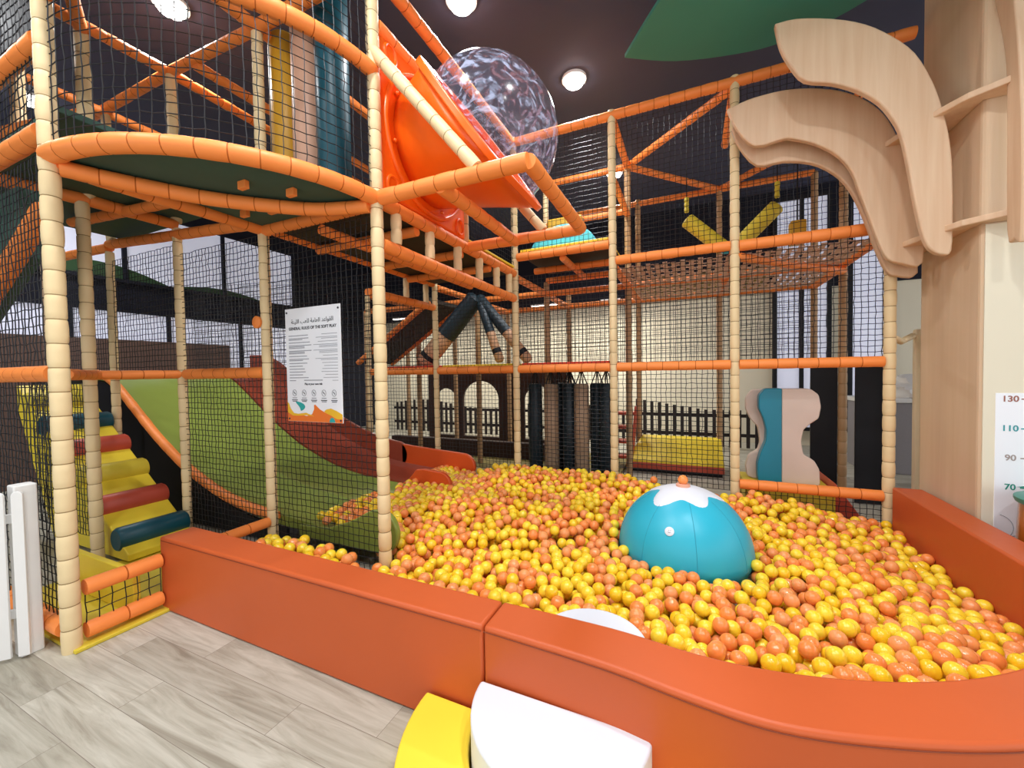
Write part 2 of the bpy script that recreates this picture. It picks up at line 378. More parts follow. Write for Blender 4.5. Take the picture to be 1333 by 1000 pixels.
# ------------------------------------------------------------------ balls
HP = [(-2.0, 2.2, .24), (-3.1, 1.9, .33), (-2.6, 2.0, .31), (-2.4, 1.7, .32), (-.8, 4.6, .40), (.4, 4.6, .33), (-2, 4.6, .40), (-2.3, 3.4, .33), (-2.9, 4.1, .3), (1.6, 4.6, .17), (1.55, 3.6, .14), (1.55, 2.9, .15), (1.1, 2.2, .27),
      (.6, 1.8, .32), (-.1, 1.7, .31), (-.8, 1.75, .31), (-.5, 2.6, .25), (.4, 2.6, .26), (-1.2, 3.2, .33), (1.0, 3.5, .22), (.6, 3.6, .27), (-.3, 3.9, .36)]
HX = np.array(HP)
def hgt(x, y):
    w = 1/(((x[:, None]-HX[:, 0])**2+(y[:, None]-HX[:, 1])**2)+.03)**1.6
    return (w*HX[:, 2]).sum(1)/w.sum(1)
IE = np.array(ie)
def inside(x, y, mrg=.037):
    ok = (x < 1.59-mrg) & (y < 4.58-mrg)
    yb = np.interp(x, np.concatenate([[-4], IE[:, 0]]), np.concatenate([[1.63], IE[:, 1]]))
    ok &= y > yb+mrg*1.25
    left = np.where(y < 2.2, -3.12, np.where(y < 2.43, -1.99, np.where(y < 3.70, -3.0, np.where(y < 3.8, -2.36, np.where(y < 4.40, -3.0, -2.36)))))
    ok &= x > left+mrg
    ok &= ~((y > 2.1) & (y < 2.2+mrg) & (x < -2.0))
    for (cx, cy, rr) in ((-2, 2.2, .05), (-2, 4.6, .05), (-.8, 4.6, .05), (.4, 4.6, .05), (dc[0], dc[1], DR-.01)):
        ok &= (x-cx)**2+(y-cy)**2 > (rr+mrg)**2
    ok &= ~(((x+.385)**2+(y-1.64)**2) < (.225+mrg)**2)
    return ok
BR = .039
N0 = 30000
px = rng.uniform(-3.2, 1.6, N0); py = rng.uniform(1.6, 4.6, N0)
k = inside(px, py); px, py = px[k], py[k]
area = 4.8*3*k.mean(); want = int(area*.135/(4/3*PI*BR**3)*.74); px, py = px[:want], py[:want]
def on_chute(x, y): return (x < -2.36) & (y > 2.3)
k = ~on_chute(px, py) | (rng.uniform(0, 1, len(px)) < .42); px, py = px[k], py[k]
top = hgt(px, py); pz = top-BR-rng.uniform(0, .12, len(px)); P = np.stack([px, py, pz], 1)
def relax(P, iters):
    for it in range(iters):
        cs = 2*BR; key = np.floor(P/cs).astype(np.int64); order = {}
        for i, kk in enumerate(map(tuple, key)): order.setdefault(kk, []).append(i)
        I, J = [], []
        half = [(a, b2, c) for a in (-1, 0, 1) for b2 in (-1, 0, 1) for c in (-1, 0, 1) if (a, b2, c) > (0, 0, 0)]
        for kk, l in order.items():
            for x in range(len(l)):
                for y in range(x): I.append(l[x]); J.append(l[y])
            for h3 in half:
                m2 = order.get((kk[0]+h3[0], kk[1]+h3[1], kk[2]+h3[2]))
                if m2:
                    for x in l:
                        for y in m2: I.append(x); J.append(y)
        I = np.array(I); J = np.array(J); D = P[I]-P[J]; L2 = np.linalg.norm(D, axis=1)+1e-9
        ov = np.clip(2*BR-L2, 0, None); mv = D/L2[:, None]*(ov*.5*.55)[:, None]
        Q = P.copy(); np.add.at(Q, I, mv); np.add.at(Q, J, -mv)
        tz = hgt(Q[:, 0], Q[:, 1])+.012*np.sin(Q[:, 0]*9)*np.cos(Q[:, 1]*8)
        lo = np.where(on_chute(Q[:, 0], Q[:, 1]), .215+.06*np.clip(-2.4-Q[:, 0], 0, 1)+.02+BR, BR+.005)
        Q[:, 2] = np.clip(Q[:, 2], lo, np.maximum(tz-BR*.6, lo+.004))
        ins = inside(Q[:, 0], Q[:, 1]); Q[~ins, :2] = P[~ins, :2]
        P = Q
    return P
P = relax(P, 30)
kind = rng.choice(4, len(P), p=[.34, .21, .26, .19])
camd = np.linalg.norm(P-np.array((0, 0, H)), axis=1)
vis = P[:, 2] > hgt(P[:, 0], P[:, 1])-BR*2.0
# keep balls that the curved bumper does not hide
cx = P@np.array(W).T-np.array(W)@np.array((0, 0, H)); u = 666.5+520.9*cx[:, 0]/cx[:, 2]; v = 500+520.9*cx[:, 1]/cx[:, 2]
vis &= (u < 1345) & (cx[:, 2] > .2)
yb = np.interp(P[:, 0], np.concatenate([[-4], IE[:, 0]]), np.concatenate([[1.63], IE[:, 1]]))
tt = (BH-P[:, 2])/(H-P[:, 2]); lx = P[:, 0]*(1-tt); ly = P[:, 1]*(1-tt)
lyb = np.interp(lx, np.concatenate([[-4], IE[:, 0]]), np.concatenate([[1.63], IE[:, 1]]))
vis &= (ly > lyb-.02) & (lx < 1.6)
cand = np.where(vis)[0]; near = cand[np.argsort(camd[cand])][:300]; nearset = set(near.tolist())
bm = MB(); bm.sphere((0, 0, 0), BR, 24, 14); proto = []
for i in range(4):
    me = bpy.data.meshes.new('ball'); me.from_pydata(bm.v, [], bm.f); me.materials.append(BALLS[i]); me.polygons.foreach_set('use_smooth', [True]*len(bm.f)); proto.append(me)
LB = [('bright yellow plastic ball among the largest balls nearest the bumpers', 'bright yellow balls in the rows nearest the bumpers'), ('golden yellow plastic ball among the largest balls nearest the bumpers', 'golden yellow balls in the rows nearest the bumpers'),
      ('orange plastic ball among the largest balls nearest the bumpers', 'orange balls in the rows nearest the bumpers'), ('pale peach plastic ball among the largest balls nearest the bumpers', 'peach balls in the rows nearest the bumpers')]
for i in near:
    o = bpy.data.objects.new('pit_ball', proto[kind[i]]); COL.objects.link(o); o.location = P[i]; tag(o, LB[kind[i]][0], 'ball', LB[kind[i]][1])
sm = MB(); sm.sphere((0, 0, 0), BR, 16, 10); sv = np.array(sm.v); nf = len(sm.f)
rest = np.array([i for i in range(len(P)) if i not in nearset])
V = (P[rest][:, None, :]+sv[None]).reshape(-1, 3); nv = len(sv)
F = [tuple(q+j*nv for q in fc) for j in range(len(rest)) for fc in sm.f]
me = bpy.data.meshes.new('pit_balls'); me.from_pydata(V.tolist(), [], F)
for m in BALLS: me.materials.append(m)
me.polygons.foreach_set('material_index', np.repeat(kind[rest], nf).astype(np.int32)); me.polygons.foreach_set('use_smooth', [True]*len(F)); me.update()
o = bpy.data.objects.new('pit_balls', me); COL.objects.link(o); tag(o, 'sea of yellow and orange plastic balls filling the rest of the pit', 'balls', None, 'stuff')

# ------------------------------------------------------------------ balcony tower (front corner)
ZD, ZM, ZT = 2.76, 1.57, 4.36
t = thing('balcony_frame', 'rounded corner balcony with orange curved rails and dark green underside', 'play frame', (-3.2, 1.0, 0))
post(t, -3.2, 1.0, 0, 4.4, .0455); post(t, -3.2, 2.2, .02, 4.36, .043); post(t, -2, 2.2, .02, 4.42, .046)
arc = [(-3.2+1.2*math.cos(a), 2.2+1.2*math.sin(a)) for a in np.linspace(-PI/2, 0, 25)]
curve_rail(t, [(x, y, ZD) for x, y in arc], .052); curve_rail(t, [(x, y, 3.63) for x, y in arc], .05, 'curved_handrail')
curve_rail(t, [(x, y, 2.70) for x, y in smooth_path([(-3.17, 1.03), (-3.04, 1.32), (-2.87, 1.6), (-2.62, 1.86), (-2.37, 2.05), (-2.03, 2.16)], 4)], .046, 'curved_brace')
rail(t, (-3.2, 1.0, 2.72), (-3.2, 2.2, 2.74)); rail(t, (-3.2, 2.2, 2.73), (-2, 2.2, 2.73))
b = MB(); b.prism([(-3.2+1.16*math.cos(a), 2.2+1.16*math.sin(a), 2.75) for a in np.linspace(-PI/2, 0, 25)]+[(-3.2, 2.2, 2.75)], (0, 0, .04)); b.build('deck_panel', DECK, t, False)
for (x, y) in ((-2.52, 1.62), (-2.72, 1.95), (-2.35, 1.82), (-2.95, 1.9)):
    b = MB(); b.box((x-.05, y-.012, 2.70), (x+.02, y+.02, 2.75)); b.build('mounting_clip', RAIL, t, False, .004)
net_fn(t, lambda u, v: (-3.2+1.2*math.cos(-PI/2+u/1.2), 2.2+1.2*math.sin(-PI/2+u/1.2), 2.8+v), 1.2*PI/2, .8, cell=.06, t=.0031)
net_fn(t, lambda u, v: (-3.2+1.2*math.cos(-PI/2+u/1.2), 2.2+1.2*math.sin(-PI/2+u/1.2), 3.66+v), 1.2*PI/2, .75, cell=.06, t=.0031)
rail(t, (-3.2, 1.0, ZT), (-2.62, 1.15, ZT+.02), .05); rail(t, (-3.2, 2.2, ZT), (-2, 2.2, ZT), .05); rail(t, (-3.2, 1.0, ZT), (-3.2, 2.2, ZT), .05)

# sign bay under the balcony
t = thing('net_wall', 'netted bay between two beige posts carrying the rules sign', 'net wall', (-2.6, 2.2, 0))
rail(t, (-4.36, 2.2, ZM), (-3.24, 2.2, ZM)); 
net(t, (-4.4, 2.2, .1), (-3.2, 2.2, .1), (-4.4, 2.2, 2.7), cell=.05); net(t, (-3.2, 2.2, .1), (-2, 2.2, .1), (-3.2, 2.2, 2.7), cell=.05)
rail(t, (-3.2, 1.66, .33), (-3.2, 2.16, .33), .042)
b = MB(); b.lathe((-3.24, 2.16, 1.98), [(.02, 0), (.05, .005), (.05, .02), (.02, .03)], 24, (0, -1, 0)); b.build('orange_knob', RAIL, t)

# stair tower
t = thing('stair_frame', 'beige posted stair bay behind the white picket fence with low barred entrance', 'play frame', (-4.4, 1.6, 0))
post(t, -4.5, 1.58, 0, 2.97); post(t, -4.43, 2.2, 0, 2.95, .04); post(t, -4.43, 2.2, 3.0, 4.36, .045); post(t, -4.5, 1.62, 3.0, 4.36, .05)
post(t, -5.7, 2.2, 0, 2.9, .04); post(t, -5.66, 2.2, 3.0, 4.36, .042); post(t, -6.9, 2.1, 0, 2.9, .06, TANBAG)
rail(t, (-4.4, 1.0, ZM), (-3.26, 1.0, ZM)); rail(t, (-6, 1.0, ZM), (-4.4, 1.0, ZM)); rail(t, (-4.5, 1.62, ZM), (-3.9, 1.25, ZM), .04)
rail(t, (-4.5, 1.62, ZM), (-4.43, 2.2, ZM), .04); rail(t, (-5.7, 2.2, ZM), (-4.47, 2.2, ZM), .042)
rail(t, (-4.62, 1.0, 3.0), (-4.5, 1.62, 3.0)); rail(t, (-4.5, 1.62, 3.0), (-4.43, 2.2, 2.98)); rail(t, (-5.7, 2.2, 2.98), (-3.24, 2.2, 2.8)); rail(t, (-5.2, 1.75, 2.98), (-3.9, 1.9, 2.98), .042); rail(t, (-6.9, 2.1, 2.95), (-5.7, 2.2, 2.95))
board(t, (-5.6, 1.05, 3.04), (-3.24, 2.3, 3.08), DECK)
rail(t, (-3.2, 1.06, .335), (-3.2, 1.42, .335), .047); rail(t, (-3.2, 1.06, .085), (-3.2, 1.42, .085), .047)
net(t, (-3.2, 1.06, .12), (-3.2, 1.42, .12), (-3.2, 1.06, .3), cell=.06, t=.003)
rail(t, (-4.4, 1.0, .12), (-3.26, 1.0, .12), .05)
net(t, (-5.6, 1.0, .16), (-3.22, 1.0, .16), (-5.6, 1.0, 1.54), cell=.05); net(t, (-5.6, 1.0, 1.6), (-3.22, 1.0, 1.6), (-5.6, 1.0, 2.8), cell=.05); net(t, (-5.6, 1.0, 2.95), (-3.22, 1.0, 2.95), (-5.6, 1.0, 4.3), cell=.055)
net(t, (-5.7, 1.6, .2), (-4.5, 1.6, .2), (-5.7, 1.6, 1.5), cell=.05); net(t, (-6.8, 2.2, 1.6), (-4.45, 2.2, 1.6), (-6.8, 2.2, 2.8), cell=.055); net(t, (-6.9, 3.6, 1.6), (-3.2, 4.4, 1.6), (-6.9, 3.6, 2.9), cell=.055)
rail(t, (-5.2, 1.0, 2.9), (-3.26, 1.0, 2.9), .05); rail(t, (-5.2, 1.0, 3.34), (-3.26, 1.0, 3.4), .045); post(t, -5.35, 1.5, 3.1, 4.3, .05)
# roof cage of the tower
for p, q in (((-6.9, 2.2, ZT+.04), (-5.66, 2.2, ZT+.04)), ((-5.66, 2.2, ZT+.04), (-4.45, 2.2, ZT+.04)), ((-4.45, 2.2, ZT+.04), (-3.24, 2.2, ZT)), ((-4.45, 1.0, ZT), (-4.45, 2.2, ZT+.04)), ((-4.45, 2.2, ZT+.04), (-4.45, 4.6, ZT)), ((-4.05, 2.2, ZT-.02), (-4.05, 4.6, ZT)),
             ((-3.2, 2.24, ZT), (-3.2, 4.6, ZT)), ((-4.5, 1.62, ZT), (-3.24, 1.0, ZT)), ((-5.66, 1.0, ZT), (-5.66, 2.2, ZT)), ((-5.66, 2.2, ZT), (-5.66, 4.6, ZT)), ((-5.66, 1.4, 3.7), (-4.5, 1.62, 3.7)), ((-6.2, 1.2, 3.9), (-4.6, 1.2, 4.1))):
    rail(t, p, q, .045)
b = MB(); b.prism([(-5.8, 1.1, 1.5), (-4.0, 1.1, 2.35), (-4.0, 1.1, 2.8), (-5.8, 1.1, 2.8)], (0, .1, 0)); b.build('sloped_underside', DECK, t, False)
rail(t, (-5.8, 1.08, 1.48), (-3.55, 1.08, 2.56), .055)
b = MB(); b.box((-6.2, 1.2, 3.75), (-3.9, 1.24, 4.36)); b.build('dark_screen', BLACK, t, False)
b = MB(); b.box((-4.35, .99, 0), (-3.135, 2.1, .022)); b.build('floor_mat', OLIVE, t, False, .006)
b = MB(); b.box((-4.3, 1.3, .022), (-3.26, 1.34, .3)); b.build('yellow_kickboard', YELLOW, t, False, .006)

# roller stairs
t = thing('roller_stairs', 'yellow foam ramp with teal, red and yellow rolls as stair treads', 'stairs', (-4.3, 1.85, 0))
sl = .672; y0, y1 = 1.66, 2.14
b = MB(); b.prism([(-4.22, y0, .03), (-4.22, y0, .09), (-6.3, y0, .09+sl*2.08), (-6.3, y0, 1.25), (-5.6, y0, .03)], (0, y1-y0, 0)); b.build('ramp', YELLOW, t, False, .01)
for i, m in enumerate((DTEAL, RED, OLIVE, RED, DTEAL, OLIVE)):
    x = -4.38-i*.335; z = .19+sl*i*.335
    b = MB(); b.lathe((x, y0-.012, z), [(.085, 0), (.1, .02), (.1, y1-y0+.004), (.085, y1-y0+.024)], 24, (0, 1, 0)); o = b.build('roll', m, t)
    o['label'] = ['teal roll', 'red roll', 'yellow roll', 'red roll', 'teal roll', 'yellow roll'][i]

# white picket fence
t = thing('picket_fence', 'white picket fence stub with square post beside the beige tower post', 'fence', (-3.38, .87, 0))
def slat(cx, cy, z1, w=.062):
    b = MB(); dx, dy = -.62, -.78; pts = []
    for a in np.linspace(0, PI, 9): pts.append((w/2*math.cos(a), z1-w/2+w/2*math.sin(a)))
    loop = [(w/2, .02)]+pts+[(-w/2, .02)]
    b.prism([(cx+q*dx, cy+q*dy, z) for q, z in loop], (-dy*.018, dx*.018, 0)); b.build('picket', WHITEWD, t, False, .003)
for k2 in range(4): slat(-3.366-.0455*k2, .874-.0565*k2, .93, .046)
b = MB(); b.box((-3.47, .86, 0), (-3.38, .95, .955)); b.build('fence_post', WHITEWD, t, False, .008)
for z in (.22, .75):
    b = MB(); b.prism([(-3.38, .885, z), (-3.60, .61, z), (-3.617, .622, z), (-3.397, .897, z)], (0, 0, .05)); b.build('fence_rail', WHITEWD, t, False, .003)

# ------------------------------------------------------------------ slides
prof = [(-6.9, 1.57), (-6.5, 1.55), (-6.2, 1.44), (-5.97, 1.30), (-5.65, 1.08), (-5.37, .89), (-5.1, .73), (-4.82, .58), (-4.5, .45), (-4.2, .35), (-3.9, .285), (-3.6, .245), (-3.2, .215), (-2.8, .19), (-2.4, .16)]
prof = smooth_path(prof, 4)
def chute(par, y0, y1, m, dz=0, ridge=0):
    b = MB(); ny = 16; n = len(prof); vs = []
    for top in (1, 0):
        for x, z in prof:
            for j in range(ny+1):
                q = j/ny; e = .05*(abs(2*q-1)**8)
                vs.append((x, y0+(y1-y0)*q, z+dz+(e+ridge*math.exp(-((q-.5)/.05)**2) if top else -.04)))
    K = ny+1; o = n*K; fs = []
    for i in range(n-1):
        for j in range(ny):
            a = i*K+j; fs.append((a, a+K, a+K+1, a+1)); fs.append((o+a, o+a+1, o+a+K+1, o+a+K))
        a = i*K; fs.append((a, o+a, o+a+K, a+K)); a = i*K+ny; fs.append((a, a+K, o+a+K, o+a))
    for j in range(ny):
        fs.append((j, j+1, o+j+1, o+j)); a = (n-1)*K+j; fs.append((a, o+a, o+a+1, a+1))
    b.add(vs, fs); return b.build('chute', m, par)
def side_wall(par, y, m, h, x0, x1, dz=0, name='side_wall', th=.05):
    pts = [(x, z) for x, z in prof if x0 <= x <= x1-.15]
    def ramp(x):
        q = min(1, max(0, (x-x0)/max(.25, .35*(x1-x0)))); return q*q*(3-2*q)
    up = [(x, y, z+dz+.03+(h-.03)*ramp(x)) for x, z in pts] if x0 > -3.2 else [(x, y, z+dz+h) for x, z in pts]; lo = [(x, y, z+dz-.04) for x, z in pts]
    zt, zb = up[-1][2], lo[-1][2]; rr = (zt-zb)/2
    end = [(up[-1][0]+rr*math.sin(a), y, (zt+zb)/2+rr*math.cos(a)) for a in np.linspace(.2, PI-.2, 9)]
    b = MB(); b.prism(up+end+lo[::-1], (0, th, 0)); return b.build(name, m, par, True, .012, 3, 35)
t = thing('slide', 'wide green wave slide running down behind the rules sign', 'slide', (-4.5, 3.1, 0))
chute(t, 2.42, 3.72, GREENS, 0, .04); 
b = MB(); b.prism([(-3.1, 2.36, .15), (-3.1, 2.36, .25), (-2.75, 2.36, .27), (-2.5, 2.36, .36), (-2.3, 2.36, .47)]+[(-2.2+.17*math.sin(a), 2.36, .32+.17*math.cos(a)) for a in np.linspace(0, PI, 13)], (0, .05, 0)); b.build('outlet_lip', GREENS, t, True, .012, 3, 35)
b = MB(); b.padded([(x, 2.38, z+.05) for x, z in prof if x < -3.4], .045, .16, .95); b.build('padded_edge', RAIL, t)
b = MB(); b.prism([(x, 2.40, z-.05) for x, z in prof if x < -3.3]+[(-3.3, 2.40, .03), (-6.9, 2.40, .03)], (0, .02, 0)); b.build('skirt', BLACK, t, False)
t = thing('slide', 'brown-red wave slide with orange outlet lip alongside the green slide', 'slide', (-4.5, 4.1, 0))
chute(t, 3.735, 4.42, REDS, .02); side_wall(t, 4.42, REDS, .32, -6.9, -3.6, .02); side_wall(t, 4.42, LIP, .3, -3.7, -2.45, .02, 'outlet_lip'); side_wall(t, 3.72, LIP, .24, -3.1, -2.42, .02, 'outlet_lip')
t = thing('slide_platform', 'dark launch platform at the top of the two slides', 'platform', (-7.4, 3.4, 0))
board(t, (-8.2, 2.3, 1.49), (-6.92, 4.6, 1.545), DECKBK)
for x, y in ((-8.1, 2.4), (-8.1, 4.5), (-7, 2.4), (-7, 4.5)): post(t, x, y, 0, 1.49, .05)

# ------------------------------------------------------------------ bridge truss beside the bubble
t = thing('bridge_frame', 'orange truss bridge with short beige spindles below the bubble window', 'play frame', (-2, 3.4, 0))
rail(t, (-2, 2.24, ZD), (-2, 4.56, ZD), .05); rail(t, (-2, 2.24, 2.455), (-2, 4.56, 2.455), .048)
for y in (2.4, 2.82, 3.26, 3.68, 4.08, 4.42):
    b = MB(); b.padded([(-2, y, 2.5), (-2, y, 2.72)], .04, .11, .9); b.build('spindle', BEIGE, t, ang=60)
rail(t, (-3.2, 2.3, ZD), (-3.2, 4.56, ZD), .046); rail(t, (-3.2, 3.35, 2.44), (-3.2, 4.56, 2.44), .046)
for y in (3.55, 4.0, 4.4):
    b = MB(); b.padded([(-3.2, y, 2.48), (-3.2, y, 2.72)], .036, .11, .9); b.build('spindle', BEIGE, t, ang=60)
for y in (2.7, 3.4, 4.0): rail(t, (-3.16, y, 2.7), (-2.04, y, 2.7), .042)
rail(t, (-2.6, 2.25, 2.66), (-2.6, 4.55, 2.66), .042)
board(t, (-3.16, 2.26, 2.75), (-2.05, 4.55, 2.79), DECKBK)
b = MB(); b.box((-2.02, 3.42, 2.81), (-1.96, 4.5, 2.835)); b.build('yellow_mat_edge', YELLOW, t, False, .006)
rail(t, (-2, 2.24, ZT), (-2, 4.56, ZT), .05); rail(t, (-2, 2.24, 3.97), (-2, 3.36, 3.97), .048)
post(t, -2, 3.42, 2.81, 3.5, .03)
net(t, (-2, 3.45, 2.84), (-2, 4.56, 2.84), (-2, 3.45, 4.3), cell=.055)

# bubble window
e = .6; n3 = np.array((math.cos(e), 0, math.sin(e))); u3 = np.array((math.sin(e), 0, -math.cos(e))); v3 = np.array((0, 1., 0)); fc = np.array((-1.42, 2.78, 3.33))
t = thing('bubble_window', 'clear acrylic dome in a flared orange plastic housing tilted upward', 'bubble window', (-2, 2.78, 2.8))
def sq(r, k, m=48, ex=4.0):
    out = []
    for i in range(m):
        a = 2*PI*i/m; c, s2 = math.cos(a), math.sin(a); q = r*(abs(c)**ex+abs(s2)**ex)**(-1/ex) if ex else r
        out.append((q*c, q*s2))
    return out
# wall panel with raised ring
b = MB(); b.box((-2.03, 2.25, 2.82), (-1.985, 3.38, 3.98)); pn = b.build('wall_panel', BUBOR, t, False, .02)
pc = np.array((-1.985, 2.82, 3.38))
b = MB(); b.sweep([pc+np.array((.005, .53*math.cos(a), .52*math.sin(a))) for a in np.linspace(0, 2*PI, 61)], .022, 10, False); b.build('raised_ring', BUBOR, pn)
for sy, sz in ((-1, 1), (-1, -1), (1, -1), (1, 1)):
    b = MB(); b.sweep([pc+np.array((.0, sy*.46+.06*math.cos(a), sz*.47+.07*math.sin(a))) for a in np.linspace(0, 2*PI, 19)], .014, 8, False); b.build('corner_emblem', BUBOR, pn)
for a in np.arange(8)*PI/4+.3:
    b = MB(); b.sphere(pc+np.array((.02, .47*math.cos(a), .47*math.sin(a))), .016, 12, 8); b.build('bolt', BUBOR, pn)
# flared housing : loft from circle on the panel to rounded square flange
b = MB(); m = 48; rings = []
for k2 in range(9):
    q = k2/8; A0 = sq(.44, 0, m, 2.0); A1 = sq(.535, 0, m, 3.6)
    for i in range(m):
        p0 = pc+np.array((.0, A0[i][0], A0[i][1])); p1 = fc-.05*n3+A1[i][0]*v3-A1[i][1]*u3
        w = q; rings.append(p0*(1-w)+p1*w+n3*0.03*math.sin(PI*q)*0)
b.add(rings, [(k2*m+i, k2*m+(i+1) % m, (k2+1)*m+(i+1) % m, (k2+1)*m+i) for k2 in range(8) for i in range(m)])
o = b.build('housing', BUBOR, t); sd = o.modifiers.new('wall', 'SOLIDIFY'); sd.thickness = .02; sd.offset = -1
b = MB(); O = sq(.565, 0, m, 3.8); I2 = sq(.525, 0, m, 2.1); rows = []
for A2, hgt2 in ((O, -.05), (O, .0), (I2, .0), (I2, -.05)): rows += [fc+hgt2*n3+p*v3-q*u3 for p, q in A2]
b.add(rows, [(k2*m+i, k2*m+(i+1) % m, ((k2+1) % 4)*m+(i+1) % m, ((k2+1) % 4)*m+i) for k2 in range(4) for i in range(m)])
b.build('flange', BUBOR, t, True, .008)
b = MB(); b.lathe(fc+.004*n3, [(.555, 0), (.555, .006), (.54, .012)]+[(.535*math.cos(a), .012+.52*math.sin(a)) for a in np.linspace(.03, PI/2-.015, 24)], 64, n3); b.v = b.v; b.f = [q for q in b.f if len(q) == 4]; b.m = [0]*len(b.f)
o = b.build('clear_dome', BUBBLE, t)
# bars carrying the bubble
t = thing('bubble_support', 'orange bar frame with two beige struts holding up the bubble window', 'support frame', (-2, 2.2, 2.7))
rail(t, (-1.96, 2.2, ZD), (-.86, 2.2, ZD), .052); rail(t, (-.86, 2.2, ZD), (-.86, 3.42, ZD), .05); rail(t, (-1.96, 3.42, ZD), (-.86, 3.42, ZD), .05); rail(t, (-1.47, 2.2, ZD-.02), (-1.47, 3.42, ZD-.02), .048)
rail(t, (-1.99, 2.2, 3.76), (-1.2, 2.2, 2.8), .043, BEIGE, 'strut'); rail(t, (-1.99, 3.42, 3.76), (-1.2, 3.42, 2.8), .043, BEIGE, 'strut')

# ------------------------------------------------------------------ pit-side frame (straight netted front beyond the balls)
t = thing('pit_side_frame', 'straight netted orange and beige frame along the far side of the pit', 'play frame', (-.8, 4.6, 0))
post(t, -3.2, 4.6, 0, 2.8, .04); post(t, -2, 4.6, 0, 4.42); post(t, -.8, 4.6, 0, 4.42); post(t, .4, 4.6, 0, 4.42); post(t, 1.6, 4.6, 0, 2.75, .046); post(t, -4.4, 4.6, 0, 2.75, .04)
XS = [-4.4, -3.2, -2, -.8, .4, 1.6]
for x0, x1 in zip(XS, XS[1:]): rail(t, (x0+.04, 4.6, 1.58), (x1-.04, 4.6, 1.58), .05)
rail(t, (-1.96, 4.6, 2.96), (-.84, 4.6, 2.96), .05); rail(t, (-.76, 4.6, ZD+.01), (.36, 4.6, ZD+.01), .05); rail(t, (.44, 4.6, ZD), (1.6, 4.6, ZD), .055)
rail(t, (.44, 4.6, .375), (1.56, 4.6, .375), .05)
for x0, x1 in ((-2, -.8), (-.8, .4), (.4, 1.75)): rail(t, (x0, 4.6, 4.37), (x1, 4.6, 4.37), .05)
for x0, x1 in zip(XS, XS[1:]):
    net(t, (x0, 4.6, 1.62), (x1, 4.6, 1.62), (x0, 4.6, 2.72), cell=.05, t=.003)
    z0, z1 = (.1, .34) if x0 > .3 else (.3, 1.54)
    net(t, (x0, 4.6, z0), (x1, 4.6, z0), (x0, 4.6, z1), cell=.05, t=.003)
net(t, (-2, 4.6, 3.0), (-.8, 4.6, 3.0), (-2, 4.6, 4.33), cell=.055, t=.0026); net(t, (-.8, 4.6, 2.8), (.4, 4.6, 2.8), (-.8, 4.6, 4.33), cell=.055, t=.0026); net(t, (.4, 4.6, 2.8), (1.6, 4.6, 2.8), (.4, 4.6, 4.33), cell=.055, t=.0026)

# inner frame rows
t = thing('inner_frame', 'middle row of posts and orange beams one bay behind the pit net', 'play frame', (-.8, 5.8, 0))
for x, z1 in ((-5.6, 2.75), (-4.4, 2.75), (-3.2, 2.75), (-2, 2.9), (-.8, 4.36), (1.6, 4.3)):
    post(t, x, 5.8, 0, z1, .045, POSTSHADE)
post(t, -2, 5.8, 3.07, 4.36, .045)
for x0, x1 in zip([-5.6]+XS, XS): rail(t, (x0, 5.8, ZD-.03 if x0 > -.9 or x0 < -2.1 else 2.92), (x1, 5.8, ZD-.03 if x0 > -.9 or x0 < -2.1 else 2.92), .048)
for x in XS: rail(t, (x, 4.65, 2.72), (x, 5.8, 2.72), .046)
rail(t, (-2, 5.8, 2.72), (-.8, 5.8, 2.72), .045); rail(t, (-1.96, 5.2, 2.92), (-.84, 5.2, 2.92), .045); rail(t, (-1.4, 4.66, 2.9), (-1.4, 5.76, 2.9), .042)
for x in (-.8, .4, 1.6): rail(t, (x, 4.6, 4.36), (x, 5.8, 4.36), .045)
rail(t, (-2, 5.8, 4.36), (-.8, 5.8, 4.36), .045); rail(t, (-.8, 5.8, 4.36), (.4, 4.66, 4.36), .045); rail(t, (-.8, 5.8, 4.36), (.4, 7.0, 4.3), .045); rail(t, (-.8, 5.8, 3.7), (-.8, 4.6, 3.7), .04)
rail(t, (-2, 5.8, 3.75), (-.8, 5.8, 3.75), .04); rail(t, (.4, 4.6, ZD-.1), (1.6, 5.8, ZD-.12), .045)
board(t, (-1.95, 4.66, 3.0), (-.85, 5.75, 3.035), DECKBK)
b = MB(); b.box((-1.95, 4.66, 3.035), (-.85, 5.75, 3.065)); b.build('yellow_mat', YELLOW, t, False, .006)
for x0, x1, m, nm in ((-4.35, -3.25, MATRED, 'red_mat'), (-3.15, -2.05, YELLOW, 'yellow_mat'), (-1.95, -.85, MATRED, 'red_mat')):
    b = MB(); b.box((x0, 4.66, 1.61), (x1, 5.75, 1.655)); b.build(nm, m, t, False, .006); board(t, (x0, 4.66, 1.57), (x1, 5.75, 1.608), DECKBK)
for x0, x1 in zip(XS[:4], XS[1:4]): net(t, (x0, 5.8, 1.62), (x1, 5.8, 1.62), (x0, 5.8, 2.7), cell=.055); rail(t, (x0, 5.8, 1.57), (x1, 5.8, 1.57), .045)
t = thing('rear_frame', 'rearmost row of posts and orange beams before the cream wall', 'play frame', (-.8, 7, 0))
for x, z1 in ((-5.6, 2.75), (-4.4, 2.75), (-3.2, 2.75), (-2, 2.9), (-.8, 4.36), (.4, 4.3), (1.6, 4.3)): post(t, x, 7.0, 0, z1, .045, POSTSHADE)
for x0, x1 in zip([-5.6]+XS, XS):
    rail(t, (x0, 7.0, ZD-.05), (x1, 7.0, ZD-.05), .046)
    net(t, (x0, 7.0, 1.62), (x1, 7.0, 1.62), (x0, 7.0, 2.7), cell=.06)
for x0, x1 in zip(XS[:3], XS[1:4]): rail(t, (x0, 7, 1.57), (x1, 7, 1.57), .045)
for x in XS: rail(t, (x, 5.85, 2.7), (x, 7.0, 2.7), .046)
